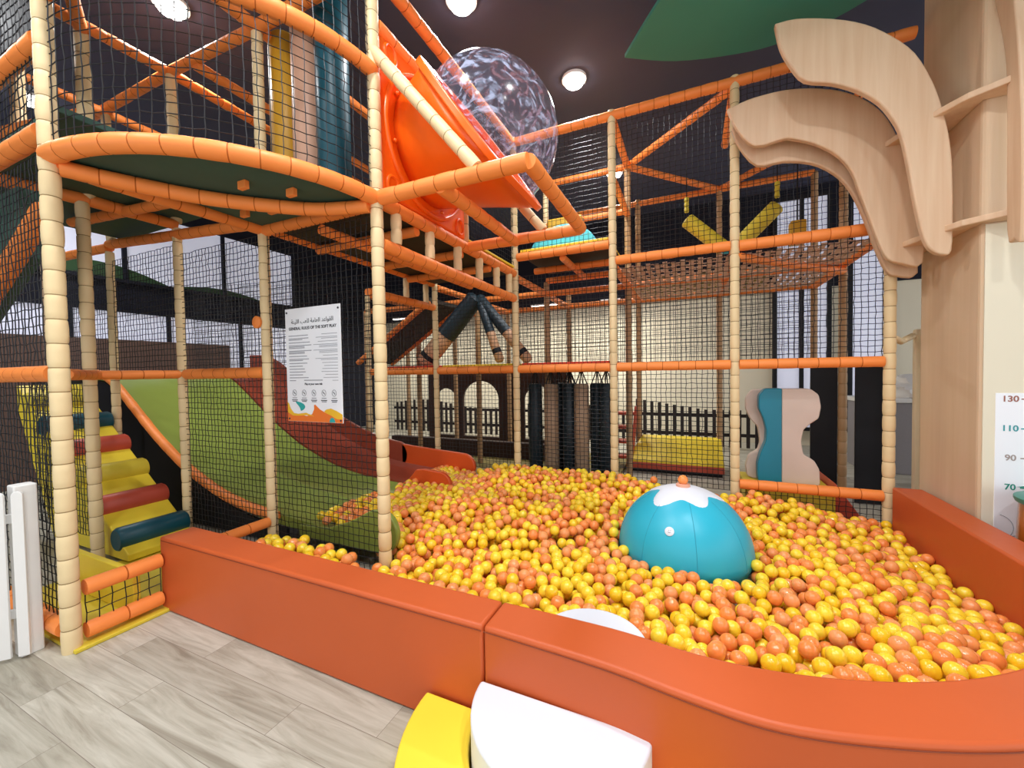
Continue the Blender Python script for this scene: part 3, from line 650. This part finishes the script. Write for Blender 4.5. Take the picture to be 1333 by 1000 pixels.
rail(t, (-2, 7.0, 4.3), (-.8, 7.0, 4.3), .045); rail(t, (-.8, 7.0, 4.3), (1.6, 7.0, 4.3), .045); rail(t, (.4, 7, 4.3), (1.6, 5.8, 4.3), .045)
net(t, (-.8, 7.0, 2.8), (1.6, 7.0, 2.8), (-.8, 7.0, 4.3), cell=.07, t=.002)

# woven strap hammock deck
t = thing('woven_hammock', 'taupe woven strap hammock floor slung between orange padded beams', 'hammock', (.4, 5.8, 2.6))
b = MB(); STR = mat('taupe_webbing', '#e2bda8', .7, .3, .1, 10)
for a0, a1, c0, c1 in ((-.74, 1.54, 4.66, 5.76), (-.74, 1.54, 5.84, 6.94)):
    nx = int((a1-a0)/.085); ny = int((c1-c0)/.085)
    def zz(x, y): return 2.70-.06*math.sin(PI*(x-a0)/(a1-a0))*math.sin(PI*(y-c0)/(c1-c0))
    for i in range(nx):
        x = a0+(i+.5)*(a1-a0)/nx; y = np.linspace(c0, c1, ny+1)
        for j in range(ny):
            s1, s2 = (.006 if (i+j) % 2 else -.006), (.006 if (i+j+1) % 2 else -.006)
            b.add([(x-.024, y[j], zz(x, y[j])+s1), (x+.024, y[j], zz(x, y[j])+s1), (x+.024, y[j+1], zz(x, y[j+1])+s2), (x-.024, y[j+1], zz(x, y[j+1])+s2)], [(0, 1, 2, 3)])
    for j in range(ny):
        y = c0+(j+.5)*(c1-c0)/ny; xs = np.linspace(a0, a1, nx+1)
        for i in range(nx):
            s1, s2 = (-.006 if (i+j) % 2 else .006), (-.006 if (i+j+1) % 2 else .006)
            b.add([(xs[i], y-.022, zz(xs[i], y)+s1), (xs[i+1], y-.022, zz(xs[i+1], y)+s2), (xs[i+1], y+.022, zz(xs[i+1], y)+s2), (xs[i], y+.022, zz(xs[i], y)+s1)], [(0, 1, 2, 3)])
o = b.build('webbing', STR, t, False); sd = o.modifiers.new('thick', 'SOLIDIFY'); sd.thickness = .004

# yellow swing bars over the hammock
def swing(cx, cy, z, w, dz, label, col=OLIVE, mid=True):
    t = thing('swing_bar', label, 'swing', (cx, cy, z))
    for s2 in (-1, 1):
        p = np.array((cx+s2*.08, cy, z)); q = np.array((cx+s2*w, cy, z+dz)); d2 = (q-p)/np.linalg.norm(q-p)
        b = MB(); b.lathe(p, [(.08, 0), (.095, .015), (.095, np.linalg.norm(q-p)-.015), (.08, np.linalg.norm(q-p))], 20, d2); b.build('foam_bar', col, t)
        b = MB(); b.sweep([q, (q[0], q[1], 4.3)], .006, 6); b.build('rope', ROPE, t)
        b = MB(); b.padded([(q[0], q[1], q[2]+.1), (q[0], q[1], q[2]+.3)], .03, .07, .7); b.build('rope_beads', OLIVE, t, ang=60)
    if mid:
        b = MB(); b.lathe((cx-.1, cy, z), [(.06, 0), (.08, .02), (.08, .18), (.06, .2)], 20, (1, 0, 0)); b.build('hub', TEAL, t)
swing(.47, 6.0, 3.13, .52, .44, 'yellow foam swing bar bent in a V with teal hub')
t = thing('hanging_block', 'small mustard foam block on a rope over the hammock', 'hanging block', (1.2, 6.0, 3.1))
b = MB(); b.box((1.12, 5.92, 3.06), (1.28, 6.08, 3.34)); b.build('foam_block', GOLD, t, False, .015); b = MB(); b.sweep([(1.2, 6, 3.34), (1.2, 6, 4.3)], .007, 6); b.build('rope', ROPE, t)

# blue arch block and yellow block on the upper deck
b = MB(); b.prism([(-1.55+.48*math.cos(a), 5.15, 3.065+.42*math.sin(a)) for a in np.linspace(0, PI, 25)], (0, .25, 0)); tag(b.build('foam_arch', mat('sky_blue_vinyl', '#4fc0dc', .4), None, True, .015, 3, 35), 'sky blue half-round foam block on the yellow upper deck', 'foam block')
b = MB(); b.box((-1.88, 5.5, 3.065), (-1.38, 5.7, 3.72)); tag(b.build('foam_block', GOLD, None, False, .03), 'mustard foam block standing behind the sky blue arch', 'foam block')

# upright rolls on the balcony level
for (x, y, z1, m, lab) in ((-3.17, 2.42, 4.42, GOLD, 'mustard yellow upright foam roll behind the balcony net'), (-2.9, 2.42, 4.42, PINK, 'pink-beige upright foam roll between the mustard and teal rolls'), (-2.62, 2.42, 4.8, DTEAL, 'teal upright foam roll nearest the bubble window')):
    t = thing('foam_roll', lab, 'foam roll', (x, y, 2.8), 'upright foam rolls on the balcony')
    b = MB(); b.lathe((x, y, 2.8), [(.1, 0), (.125, .03), (.125, z1-2.83), (.1, z1-2.8)], 28); b.build('roll_body', m, t)
    b = MB(); b.lathe((x, y, 2.79), [(.02, 0), (.02, z1-2.79+.05)], 10); b.build('spindle', BLACK, t)

# padded leaning poles
ap = np.array((-2.86, 5.2, 2.68))
for (fx, fy, rr, lab) in ((-3.78, 5.1, .14, 'thick leaning padded pole, dark above and tan below, with black straps'), (-2.46, 5.1, .065, 'slim leaning padded pole standing steepest of the leaning poles'), (-2.08, 5.25, .075, 'leaning padded pole whose foot meets the red mat')):
    foot = np.array((fx, fy, 1.69)); d2 = foot-ap; L2 = np.linalg.norm(d2); d2 /= L2
    t = thing('padded_pole', lab, 'pole', tuple(foot), 'padded poles leaning together')
    b = MB(); b.lathe(ap+d2*.02, [(rr*.6, 0), (rr*.95, .04), (rr*1.08, .55*L2)], 20, d2); b.build('dark_sleeve', NAVYBAG, t)
    b = MB(); b.lathe(ap+d2*.5*L2, [(rr*.9, 0), (rr, .02), (rr, .5*L2-.04), (rr*.7, .5*L2-.005)], 20, d2); b.build('tan_core', mat('tan_pole_vinyl', '#c89a74', .5, .4, .06, 5), t)
    b = MB(); b.lathe(foot-d2*.2, [(rr*1.02, 0), (rr*1.03, .07)], 20, d2); b.build('strap', BLACK, t)

# hanging bags under the deck
bags = [(-1.96, 5.15, NAVYBAG, 'dark blue hanging bag nearest the slides'), (-1.7, 5.05, TANBAG, 'tan hanging bag between two dark blue ones, nearer the slides'), (-1.58, 5.5, TANBAG, 'tan hanging bag set back behind its darker neighbours'),
        (-1.47, 5.15, NAVYBAG, 'dark blue hanging bag in the middle of the row'), (-1.29, 5.05, TANBAG, 'tan hanging bag beside the dark blue pair nearest the dome side'), (-1.14, 5.3, NAVYBAG, 'narrow dark blue hanging bag set back next to a tan one'), (-.99, 5.15, NAVYBAG, 'dark blue hanging bag closest to the pit net post'), (-1.75, 5.55, NAVYBAG, 'dark blue hanging bag set back behind the first tan bag')]
for x, y, m, lab in bags:
    t = thing('hanging_bag', lab+', below the red mat', 'hanging bag', (x, y, .06), 'hanging bags under the deck')
    b = MB(); rr = .095; b.lathe((x, y, .06), [(rr*.8, 0), (rr, .03), (rr, 1.29), (rr*.85, 1.32)], 22); b.build('bag', m, t)
    b = MB()
    for a in (0, 1, 2, 3): b.sweep([(x+rr*.8*math.cos(a*PI/2), y+rr*.8*math.sin(a*PI/2), 1.37), (x, y, 1.57)], .008, 5)
    b.build('straps', BLACK, t)

# hourglass block
def wave_loop(p): return p
HR = [(.844, 1.327), (1.082, 1.327), (1.151, 1.266), (1.17, 1.145), (1.152, 1.03), (1.083, .974), (1.026, .91), (1.007, .793), (1.027, .662), (1.116, .606), (1.16, .517), (1.167, .345), (.844, .345)]
HT = [(.844, 1.327), (.696, 1.327), (.642, 1.255), (.642, 1.118), (.683, 1.015), (.71, .896), (.704, .776), (.656, .652), (.628, .529), (.635, .345), (.844, .345)]
HB = [(.753, 1.318), (.596, 1.31), (.538, 1.225), (.538, 1.099), (.582, .99), (.654, .908), (.676, .741), (.654, .656), (.567, .591), (.538, .478), (.552, .369), (.611, .345), (.753, .345)]
def rounded(P2, n=5, r=.35):
    out = []; N = len(P2)
    for i in range(N):
        a, b2, c = (np.array(P2[j % N]) for j in (i-1, i, i+1)); p = b2+(a-b2)*r; q = b2+(c-b2)*r
        for tt2 in np.linspace(0, 1, n): out.append(tuple((1-tt2)**2*p+2*tt2*(1-tt2)*b2+tt2**2*q))
    return out
t = thing('hourglass_block', 'teal and taupe hourglass-shaped foam climber standing beyond the low pit rail', 'foam climber', (.85, 4.95, .3))
for loop, y, th, m, nm in ((HR, 4.85, .1, TAN, 'taupe_half'), (HT, 4.85, .13, TEAL, 'teal_half'), (HB, 5.0, .1, TAN, 'rear_plate')):
    core = [p for p in loop]
    R3 = rounded(core, 5, .22); R3 = [(.844 if (abs(x-.844) < .07 and nm != 'rear_plate') else x, z) for x, z in R3]
    b = MB(); b.prism([(x, y, z) for x, z in R3], (0, th, 0)); b.build(nm, m if nm != 'teal_half' else mat('petrol_vinyl', '#157c94', .4, .45, .06, 5, .12, 9), t, True, .008, 2, 35)
b = MB(); b.box((.5, 4.7, .0), (1.25, 5.3, .345)); b.build('base_block', OLIVE, t, False, .01)

# low slope block beside the hourglass, dark screens
b = MB(); b.prism([(1.26, 4.75, .0), (1.26, 4.75, .42), (1.52, 4.75, .02)], (0, .6, 0)); tag(b.build('foam_ramp', RED, None, False, .01), 'small red foam ramp between hourglass climber and dark screen', 'foam ramp')
for x0, x1, y, lab in ((1.3, 1.56, 5.82, 'narrow black fabric screen between two slim posts beside the hourglass climber'), (1.66, 1.94, 5.6, 'wide black fabric screen beside the beige corner post of the pit')):
    b = MB(); b.box((x0, y, .02), (x1, y+.03, 1.55)); tag(b.build('fabric_screen', BLACK, None, False, .004), lab, 'screen', 'black screens by the pit corner')

# yellow bench block, brown arched panel and picket fence in the background
t = thing('bench_block', 'yellow topped long foam bench beyond the pit net', 'bench', (-.2, 6.5, 0))
b = MB(); b.prism([(-.92, 6.3, .13), (.42, 6.3, .13), (.42, 7.0, .42), (-.75, 7.0, .42)], (0, 0, .05)); b.build('yellow_top', YELLOW, t, False, .01)
b = MB(); b.box((-.92, 6.28, .06), (.42, 6.33, .15)); b.build('red_edge', RED, t, False, .008); b = MB(); b.box((-.9, 6.34, 0), (.4, 6.9, .12)); b.build('plinth', BLACK, t, False)
t = thing('step_unit', 'small red slatted step unit next to the bench block', 'steps', (-.95, 6.6, 0))
for i in range(4):
    b = MB(); b.box((-1.3, 6.2+.2*i, .2+.2*i), (-.86, 6.42+.2*i, .25+.2*i)); b.build('tread', RED, t, False, .01)
for x in (-1.31, -.86):
    b = MB(); b.prism([(x, 6.2, .02), (x, 6.4, .02), (x, 7.0, .8), (x, 7.0, .95), (x, 6.85, .95)], (.03, 0, 0)); b.build('stringer', RED, t, False)
t = thing('arched_panel', 'dark brown panel with arched openings under the yellow mat deck', 'panel', (-3, 7.3, 0))
def arch_panel(x0, x1, y, zt, holes):
    b = MB(); xs = sorted({x0, x1} | {h for c, w in holes for h in (c-w, c+w)})
    for a, c in zip(xs, xs[1:]):
        hole = [h for h in holes if abs((a+c)/2-h[0]) < h[1]]
        if not hole: b.prism([(a, y, .0), (c, y, .0), (c, y, zt), (a, y, zt)], (0, .06, 0))
        else:
            cx2, w = hole[0]; b.prism([(a, y, .0), (c, y, .0), (c, y, .22), (a, y, .22)], (0, .06, 0))
            arc2 = [(cx2+w*math.cos(q), y, 1.0+w*.9*math.sin(q)) for q in np.linspace(PI, 0, 15)]
            b.prism(arc2+[(c, y, zt), (a, y, zt)], (0, .06, 0))
    return b
arch_panel(-5.3, -2.15, 7.3, 1.56, [(-4.85, .25), (-4.0, .42), (-2.72, .3)]).build('panel', DARKWD, t, False)
t = thing('dark_picket_fence', 'long dark picket fence in front of the cream far wall', 'fence', (-2.5, 8.6, 0))
for z in (.25, .62):
    b = MB(); b.box((-7.4, 8.62, z), (1.4, 8.65, z+.06)); b.build('fence_rail', PICKET, t, False)
for i in range(62):
    x = -7.3+i*.142; top2 = .78+.1*math.sin(x*1.7)
    if x > -1.2 and x < 1.2: top2 = .98-.22*min(1, (x+1.2)/1.4)
    b = MB(); b.box((x, 8.59, .05), (x+.06, 8.615, top2)); b.build('picket', PICKET, t, False)
t = thing('play_mat', 'olive floor mat under the netted deck beyond the slides', 'mat', (-3, 5.9, 0))
b = MB(); b.box((-5.5, 4.7, 0), (-.95, 7.2, .05)); b.build('mat_pad', mat('dull_olive_vinyl', '#8f8148', .6, .3, .1, 4), t, False, .008)
b = MB(); b.box((-5.5, 6.3, .05), (-2.15, 6.45, .32)); tag(b.build('low_kerb', DARKWD, None, False, .015), 'long low brown foam kerb lying on the olive floor mat', 'kerb')
t = thing('sloped_panel', 'dark sloped underside board with orange padded edges behind the bridge', 'ramp', (-4, 5.2, 2))
b = MB(); b.prism([(-4.9, 4.9, 1.72), (-3.5, 4.9, 2.6), (-3.5, 4.9, 2.66), (-4.9, 4.9, 1.78)], (0, .75, 0)); b.build('dark_board', DECKBK, t, False)
for y in (4.88, 5.67): rail(t, (-4.9, y, 1.73), (-3.5, y, 2.6), .045)
b = MB(); b.box((-8.8, 2.0, 0), (-8.72, 5.2, 2.2)); tag(b.build('brown_panel', mat('brown_panel_paint', '#6b544b', .7, .2, .1, 4), None, False, .01), 'brown low panel in front of the lit side windows', 'panel')
# reception counter and white rail post behind the pillar edge
t = thing('reception_counter', 'grey counter with white top glimpsed between corner post and pillar', 'counter', (3.4, 7.5, 0))
b = MB(); b.box((2.3, 7.4, 0), (4.6, 8.1, 1.02)); b.build('counter_body', COUNTER, t, False, .01); b = MB(); b.box((2.25, 7.35, 1.02), (4.65, 8.15, 1.08)); b.build('counter_top', WHITEWD, t, False, .01)
t = thing('cloth_bundle', 'crumpled white cloth bundle on the grey counter', 'cloth', (2.95, 7.7, 1.08))
b = MB(); b.sphere((2.95, 7.7, 1.22), .26, 28, 18, .75)
b.v = [(x+.03*math.sin(z*40+x*20), y+.03*math.sin(x*33), max(1.081, z+.03*math.sin(x*25+y*18))) for x, y, z in b.v]; b.build('cloth', WHITEWD, t)
t = thing('rope_post', 'slim cream padded post with short rail tied to the beige corner post', 'post', (1.92, 5.0, 0))
b = MB(); b.box((1.915, 4.97, 0), (1.985, 5.03, 1.88)); b.build('post_body', STRIPWD, t, False, .012); b = MB(); b.padded([(1.64, 4.64, 1.79), (1.75, 4.8, 1.76), (1.9, 4.98, 1.82)], .028, .07, .85); b.build('short_rail', BEIGE, t)

# strip lamps in the back hall
for x0, x1, y, z, lab in ((-7.2, -6.5, 8.4, 3.0, 'white strip lamp over the hall behind the slides'), (-5.2, -4.2, 8.0, 2.98, 'white strip lamp glimpsed past the thick leaning pole'), (-3.2, -2.6, 8.2, 2.98, 'white strip lamp glimpsed beside the pit net post'), (-1.7, -1.3, 8.3, 2.98, 'short white strip lamp above the hanging bags')):
    t = thing('strip_lamp', lab, 'lamp', ((x0+x1)/2, y, z), 'strip lamps in the back hall')
    b = MB(); b.box((x0, y, z), (x1, y+.1, z+.03)); b.build('housing', CAPW, t, False); b = MB(); b.box((x0+.02, y+.01, z-.015), (x1-.02, y+.09, z)); b.build('diffuser', STRIP, t, False)
    for xx in (x0+.1, x1-.1):
        b = MB(); b.sweep([(xx, y+.05, z+.03), (xx, y+.05, 5.06)], .004, 5); b.build('cable', BLACK, t)
    la = bpy.data.lights.new('strip_light', 'AREA'); la.shape = 'RECTANGLE'; la.size = x1-x0; la.size_y = .1; la.energy = 45; la.color = (1, .96, .88)
    lo = bpy.data.objects.new('strip_light', la); COL.objects.link(lo); lo.parent = t; lo.location = (0, .05, -.03)

# ------------------------------------------------------------------ rules sign
t = thing('rules_sign', 'white rules sign with coloured wave foot hung on the net', 'sign', (-2.63, 2.17, 1.18))
x0, x1, z0, z1, yy = -2.925, -2.335, 1.18, 2.06, 2.165
b = MB(); b.box((x0, yy, z0), (x1, yy+.006, z1)); b.build('board', BOARD, t, False, .002)
yf = yy-.0012; cxs = (x0+x1)/2
def lay(pl, m, nm, dy=0): 
    b = MB(); b.prism([(x, yf-dy, z) for x, z in pl], (0, .0008, 0)); return b.build(nm, m, t, False)
FR = {'ا': (0xFE8D, 0xFE8E, None, None), 'ل': (0xFEDD, 0xFEDE, 0xFEDF, 0xFEE0), 'ق': (0xFED5, 0xFED6, 0xFED7, 0xFED8), 'و': (0xFEED, 0xFEEE, None, None), 'ع': (0xFEC9, 0xFECA, 0xFECB, 0xFECC), 'د': (0xFEA9, 0xFEAA, None, None),
      'م': (0xFEE1, 0xFEE2, 0xFEE3, 0xFEE4), 'ة': (0xFE93, 0xFE94, None, None), 'ب': (0xFE8F, 0xFE90, 0xFE91, 0xFE92), 'ي': (0xFEF1, 0xFEF2, 0xFEF3, 0xFEF4), 'ن': (0xFEE5, 0xFEE6, 0xFEE7, 0xFEE8)}
def arabic(s):
    words2 = []
    for w in s.split():
        out = ''
        for i, ch in enumerate(w):
            pj = i > 0 and FR[w[i-1]][2] is not None; nj = i < len(w)-1 and FR[ch][2] is not None
            out += chr(FR[ch][3] if pj and nj else FR[ch][1] if pj else FR[ch][2] if nj else FR[ch][0])
        words2.append(out[::-1])
    return ' '.join(words2[::-1])
AR = arabic('القواعد العامة للعب اللينة')
text(t, AR, .045, (cxs, yf, z1-.105), INK, 'arabic_title'); text(t, 'GENERAL RULES OF THE SOFT PLAY', .0315, (cxs, yf, z1-.158), INK, 'title_text', bold=.0006)
text(t, 'Play at your own risk', .022, (cxs, yf, z0+.292), INK, 'risk_text', bold=.0004)
b = MB(); z = z1-.215
for wl, wr in ((.215, .16), (.22, .22), (.235, .2), (.25, .25), (.25, .25), (.2, .15), (.22, .23), (.2, .16), (.15, .14), (.17, .16), (.18, .17), (.15, .13), (.21, .15), (.07, .06)):
    rows2 = 3 if wl == .25 else 2 if wl in (.22,) else 1
    for rr2 in range(rows2):
        b.box((x0+.035, yf, z), (x0+.035+wl*(1 if rr2 == 0 else .7), yf+.0006, z+.0052)); b.box((x1-.035-wr*(1 if rr2 == 0 else .75), yf, z+.001), (x1-.035, yf+.0006, z+.0042)); z -= .0098
    z -= .0125
b.build('small_print', GREY, t, False)
b = MB(); b.box((cxs-.1, yf, z0+.318), (cxs+.1, yf+.0006, z0+.324)); b.build('small_print', GREY, t, False)
for i in range(5):
    cx2 = x0+.085+i*.106; b = MB(); b.sweep([(cx2+.021*math.cos(a), yf, z0+.223+.024*math.sin(a)) for a in np.linspace(0, 2*PI, 25)], .0013, 5, False); b.sweep([(cx2-.008, yf, z0+.232), (cx2+.008, yf, z0+.214)], .003, 5)
    b.box((cx2-.025, yf, z0+.182), (cx2+.025, yf+.0006, z0+.186)); b.box((cx2-.032, yf, z0+.165), (cx2+.032, yf+.0006, z0+.171)); b.box((cx2-.025, yf, z0+.155), (cx2+.025, yf+.0006, z0+.160)); b.build('rule_icon', INK, t, False)
def wave(f2, lo, xs): return [(x, lo) for x in (xs[-1], xs[0])] + [(x, lo+f2(x)) for x in xs]
sx = x1-x0
lay([(x0+.002, z0+.002), (x1-.002, z0+.002)]+[(x0+sx*q, z0+h2) for q, h2 in ((.995, .05), (.9, .03), (.8, .055), (.7, .075), (.6, .1), (.52, .135), (.5, .13), (.5, .1), (.46, .06), (.36, .045), (.25, .055), (.15, .05), (.07, .075), (.005, .09))], INKS['orange'], 'orange_wave')
lay([(x0+sx*q, z0+h2) for q, h2 in ((.7, .075), (.8, .055), (.9, .03), (.995, .03), (.995, .065), (.9, .09), (.8, .108), (.72, .1), (.68, .085))], INKS['yellow'], 'yellow_wave', .0009)
lay([(x0+sx*q, z0+h2) for q, h2 in ((.005, .15), (.03, .14), (.06, .1), (.12, .065), (.2, .06), (.35, .07), (.5, .045), (.35, .052), (.2, .045), (.1, .045), (.005, .07))], INKS['yellow'], 'yellow_wave', .0009)
lay([(x0+sx*(.25+.07*math.cos(a)+.03*math.sin(2*a)), z0+.12-.02*math.cos(a)+.03*math.sin(a)) for a in np.linspace(0, 2*PI, 24)[:-1]], INKS['teal'], 'teal_blob', .0009)
lay([(x0+sx*(.82+.05*math.cos(a)), z0+.004+.035*math.sin(a)) for a in np.linspace(0, PI, 12)], INKS['teal'], 'teal_blob', .0015)
for cx2, cz2 in ((x0+.02, z1-.03), (x1-.02, z1-.03), (x0+.02, z0+.02), (x1-.02, z0+.02)):
    b = MB(); b.lathe((cx2, yf+.001, cz2), [(.008, 0), (.008, .003), (.004, .004)], 14, (0, -1, 0)); b.build('fixing', INK, t)

# ------------------------------------------------------------------ pillar boards: shelves and curved arms
def arm(loop, plane, label, yv, th=.055):
    L3 = smooth_path(loop+[loop[0]], 3)[:-1]
    b = MB(); b.prism([(x, yv, z) for x, z in L3] if plane == 'y' else [(yv, x, z) for x, z in L3], (0, th, 0) if plane == 'y' else (th, 0, 0))
    return tag(b.build('wooden_arm', WOOD, None, True, .012, 3, 35), label, 'wooden branch', 'curved wooden branches on the pillar')
AA = [(.631, 4.35), (.781, 4.338), (1.014, 4.252), (1.217, 4.136), (1.379, 3.987), (1.505, 3.824), (1.60, 3.598), (1.66, 3.371), (1.70, 3.132), (1.715, 2.89), (1.72, 2.63), (1.715, 2.362), (1.668, 2.338), (1.608, 2.376), (1.562, 2.474), (1.514, 2.723), (1.473, 3.014), (1.432, 3.246), (1.384, 3.38), (1.302, 3.525), (1.17, 3.657), (1.016, 3.756), (.837, 3.832), (.745, 3.97), (.669, 4.149)]
BB = [(.31, 3.958), (.429, 3.987), (.538, 4.003), (.749, 4.002), (.951, 3.961), (1.144, 3.884), (1.293, 3.783), (1.418, 3.647), (1.506, 3.475), (1.613, 3.144), (1.68, 2.807), (1.70, 2.365), (1.572, 2.37), (1.48, 2.42), (1.425, 2.553), (1.369, 2.745), (1.298, 2.986), (1.24, 3.183), (1.146, 3.338), (.991, 3.473), (.813, 3.564), (.744, 3.574), (.538, 3.564), (.404, 3.729)]
CC = [(.364, 3.854), (.449, 3.978), (.669, 4.024), (.996, 3.978), (1.3, 3.811), (1.485, 3.564), (1.614, 3.21), (1.692, 2.745), (1.735, 2.315), (1.596, 2.305), (1.529, 2.358), (1.456, 2.559), (1.375, 2.838), (1.277, 3.096), (1.162, 3.262), (.997, 3.387), (.785, 3.449), (.576, 3.46), (.422, 3.678)]
arm(AA, 'y', 'topmost curved wooden branch reaching out highest from the pillar', 3.95); arm(BB, 'y', 'broad curved wooden branch just below the topmost one', 4.3); arm(CC, 'y', 'curved wooden branch set behind, showing only as a lower rim', 4.47)
DD = [(3.848, 3.977), (3.766, 3.668), (3.717, 3.32), (3.695, 2.4), (3.629, 2.324), (3.568, 2.342), (3.572, 2.982), (3.59, 3.239), (3.622, 3.562), (3.66, 3.838), (3.72, 4.2), (3.848, 4.45)]
arm(DD, 'x', 'slim edge-on wooden branch standing in front of the pillar face with the height chart', 1.86)
t = thing('pillar_shelf', 'lower wooden ring board around the pillar below the branches', 'ring board', (1.7, 3.9, 2.5), 'wooden ring boards on the pillar')
b = MB(); b.prism([(1.819, 4.7, 2.50), (1.55, 4.45, 2.50), (1.574, 4.283, 2.50), (1.65, 4.0, 2.5), (1.72, 3.85, 2.50), (1.887, 3.72, 2.50), (2.1, 3.6, 2.5), (2.7, 3.5, 2.5), (2.7, 3.849, 2.5), (1.819, 3.849, 2.5)], (0, 0, .045)); b.build('ring_board', WOOD, t, False, .008)
t = thing('pillar_shelf', 'upper wooden ring board around the pillar above head height', 'ring board', (1.7, 3.9, 3.33), 'wooden ring boards on the pillar')
b = MB(); b.prism([(1.819, 4.7, 3.33), (1.45, 4.4, 3.33), (1.45, 4.317, 3.33), (1.56, 4.02, 3.33), (1.711, 3.784, 3.33), (1.857, 3.68, 3.33), (2.1, 3.55, 3.33), (2.7, 3.5, 3.33), (2.7, 3.849, 3.33), (1.819, 3.849, 3.33)], (0, 0, .045)); b.build('ring_board', WOOD, t, False, .008)

# height chart on the pillar
t = thing('height_chart', 'white height chart with coloured centimetre marks on the pillar', 'height chart', (2.1, 3.84, .25))
b = MB(); b.box((1.895, 3.838, .2), (2.45, 3.846, 1.34)); b.build('chart_board', BOARD, t, False, .002)
for s2, z, c in (('130', 1.3, 'brown'), ('110', 1.1, 'tealtxt'), ('90', .9, 'taupe'), ('70', .7, 'green')):
    text(t, s2, .056, (1.965 if len(s2) == 3 else 1.97, 3.8365, z), INKS[c], 'height_number', bold=.001)
    b = MB(); b.box((2.018, 3.836, z-.004), (2.2, 3.838, z+.004)); b.build('tick_mark', INKS[c], t, False)
    b = MB(); b.box((2.06, 3.836, z-.104), (2.2, 3.838, z-.097)); b.build('tick_mark', INKS['taupe'], t, False)
b = MB(); b.prism([(2.0, 3.8362, .705), (2.12, 3.8362, .705), (2.12, 3.8362, .735)], (0, .0015, 0)); b.build('leaf_mark', INKS['green'], t, False)
b = MB(); b.sweep([(1.9+.09*math.cos(a), 3.836, .42+.09*math.sin(a)) for a in np.linspace(-1.2, 1.3, 16)], .0015, 5); b.sweep([(2.0+.03*math.cos(a), 3.836, .33+.04*math.sin(a)) for a in np.linspace(.3, 2.8, 10)], .0015, 5); b.build('doodle', GREY, t, False)

# amber drum beside the chart
t = thing('amber_drum', 'glossy amber drum with green lid in front of the height chart', 'drum', (2.125, 3.52, 0))
b = MB(); b.lathe((2.125, 3.52, 0), [(.24, 0), (.25, .02), (.26, .35), (.25, .65), (.24, .67)], 40); b.build('drum_body', AMBER, t)
b = MB(); b.lathe((2.125, 3.52, .67), [(.265, 0), (.27, .012), (.27, .03), (.25, .04)], 40); b.build('lid', PALET, t)

# hanging leaf board
t = thing('leaf_board', 'large dark green leaf-shaped board hanging under the ceiling', 'ceiling leaf', (.7, 3.6, 4.6))
top_e = smooth_path([(-.58, 4.1), (-.13, 4.36), (.42, 4.52), (.8, 4.54), (1.24, 4.4), (1.6, 4.1), (1.8, 3.6)], 4); bot_e = smooth_path([(1.8, 3.6), (1.6, 2.9), (1.1, 2.7), (.5, 2.9), (.1, 3.25), (-.25, 3.64), (-.58, 4.1)], 4)[1:-1]
mid = [(-.58, 4.1), (1.8, 3.6)]
b = MB(); b.prism([(x, y, 4.58) for x, y in top_e], (0, 0, .035)); b.build('leaf_half', LEAF, t, False)
b = MB(); b.prism([(x, y, 4.58) for x, y in [(1.8, 3.6)]+bot_e+[(-.58, 4.1)]], (0, 0, .035)); b.build('leaf_half', LEAF, t, False)
for x, y in ((.2, 3.9), (1.2, 3.6)):
    b = MB(); b.sweep([(x, y, 4.61), (x, y, 5.06)], .005, 6); b.build('hanger', BLACK, t)

# ------------------------------------------------------------------ ceiling downlights and light
def downlight(x, y, lab, power, em=True):
    t = thing('downlight', lab, 'ceiling lamp', (x, y, 5.06), 'round ceiling downlights')
    b = MB(); b.lathe((x, y, 5.06), [(.09, 0), (.145, 0), (.145, -.03), (.125, -.035), (.12, -.02)], 32); b.build('rim', CAPW, t)
    b = MB(); b.lathe((x, y, 5.03), [(.115, .015), (.118, -.02), (.1, -.05), (.06, -.068), (.01, -.072)], 32); b.build('diffuser', LAMP, t)
    la = bpy.data.lights.new('lamp_light', 'AREA'); la.shape = 'DISK'; la.size = .24; la.energy = power; la.color = (.95, .975, 1); la.spread = math.radians(150)
    lo = bpy.data.objects.new('lamp_light', la); COL.objects.link(lo); lo.parent = t; lo.location = (0, 0, -.12)
PW = 50
for x, y, lab in ((-1.27, 4.8, 'round ceiling downlight glowing past the bubble window'), (-1.96, 3.35, 'round ceiling downlight straight above the bubble window'), (-4.45, 2.23, 'round ceiling downlight above the balcony roof beams'), (-1.23, 7.32, 'small far ceiling downlight seen through the upper net')):
    downlight(x, y, lab, PW)
downlight(-7.49, 2.2, 'far ceiling downlight glimpsed beside the tall beige tower post', PW)
for x, y in ((.6, 1.6), (-1.6, 1.0), (.9, 3.2), (-.6, -.6), (-3.2, -.2), (1.8, 0.2), (-6.0, .6)):  # extra lamps out of view, added to brighten the scene
    downlight(x, y, 'added round ceiling downlight out of view, brightening the hall', PW)
w = bpy.data.worlds.new('world'); S.world = w; w.use_nodes = True
bg = w.node_tree.nodes['Background']; bg.inputs[0].default_value = (.93, .96, 1, 1); bg.inputs[1].default_value = 2.0

vs = S.view_settings; vs.view_transform = 'Standard'; vs.look = 'None'; vs.exposure = -.15; vs.gamma = 1; vs.use_curve_mapping = False
S.cycles.use_denoising = True; S.cycles.max_bounces = 8; S.cycles.transparent_max_bounces = 24
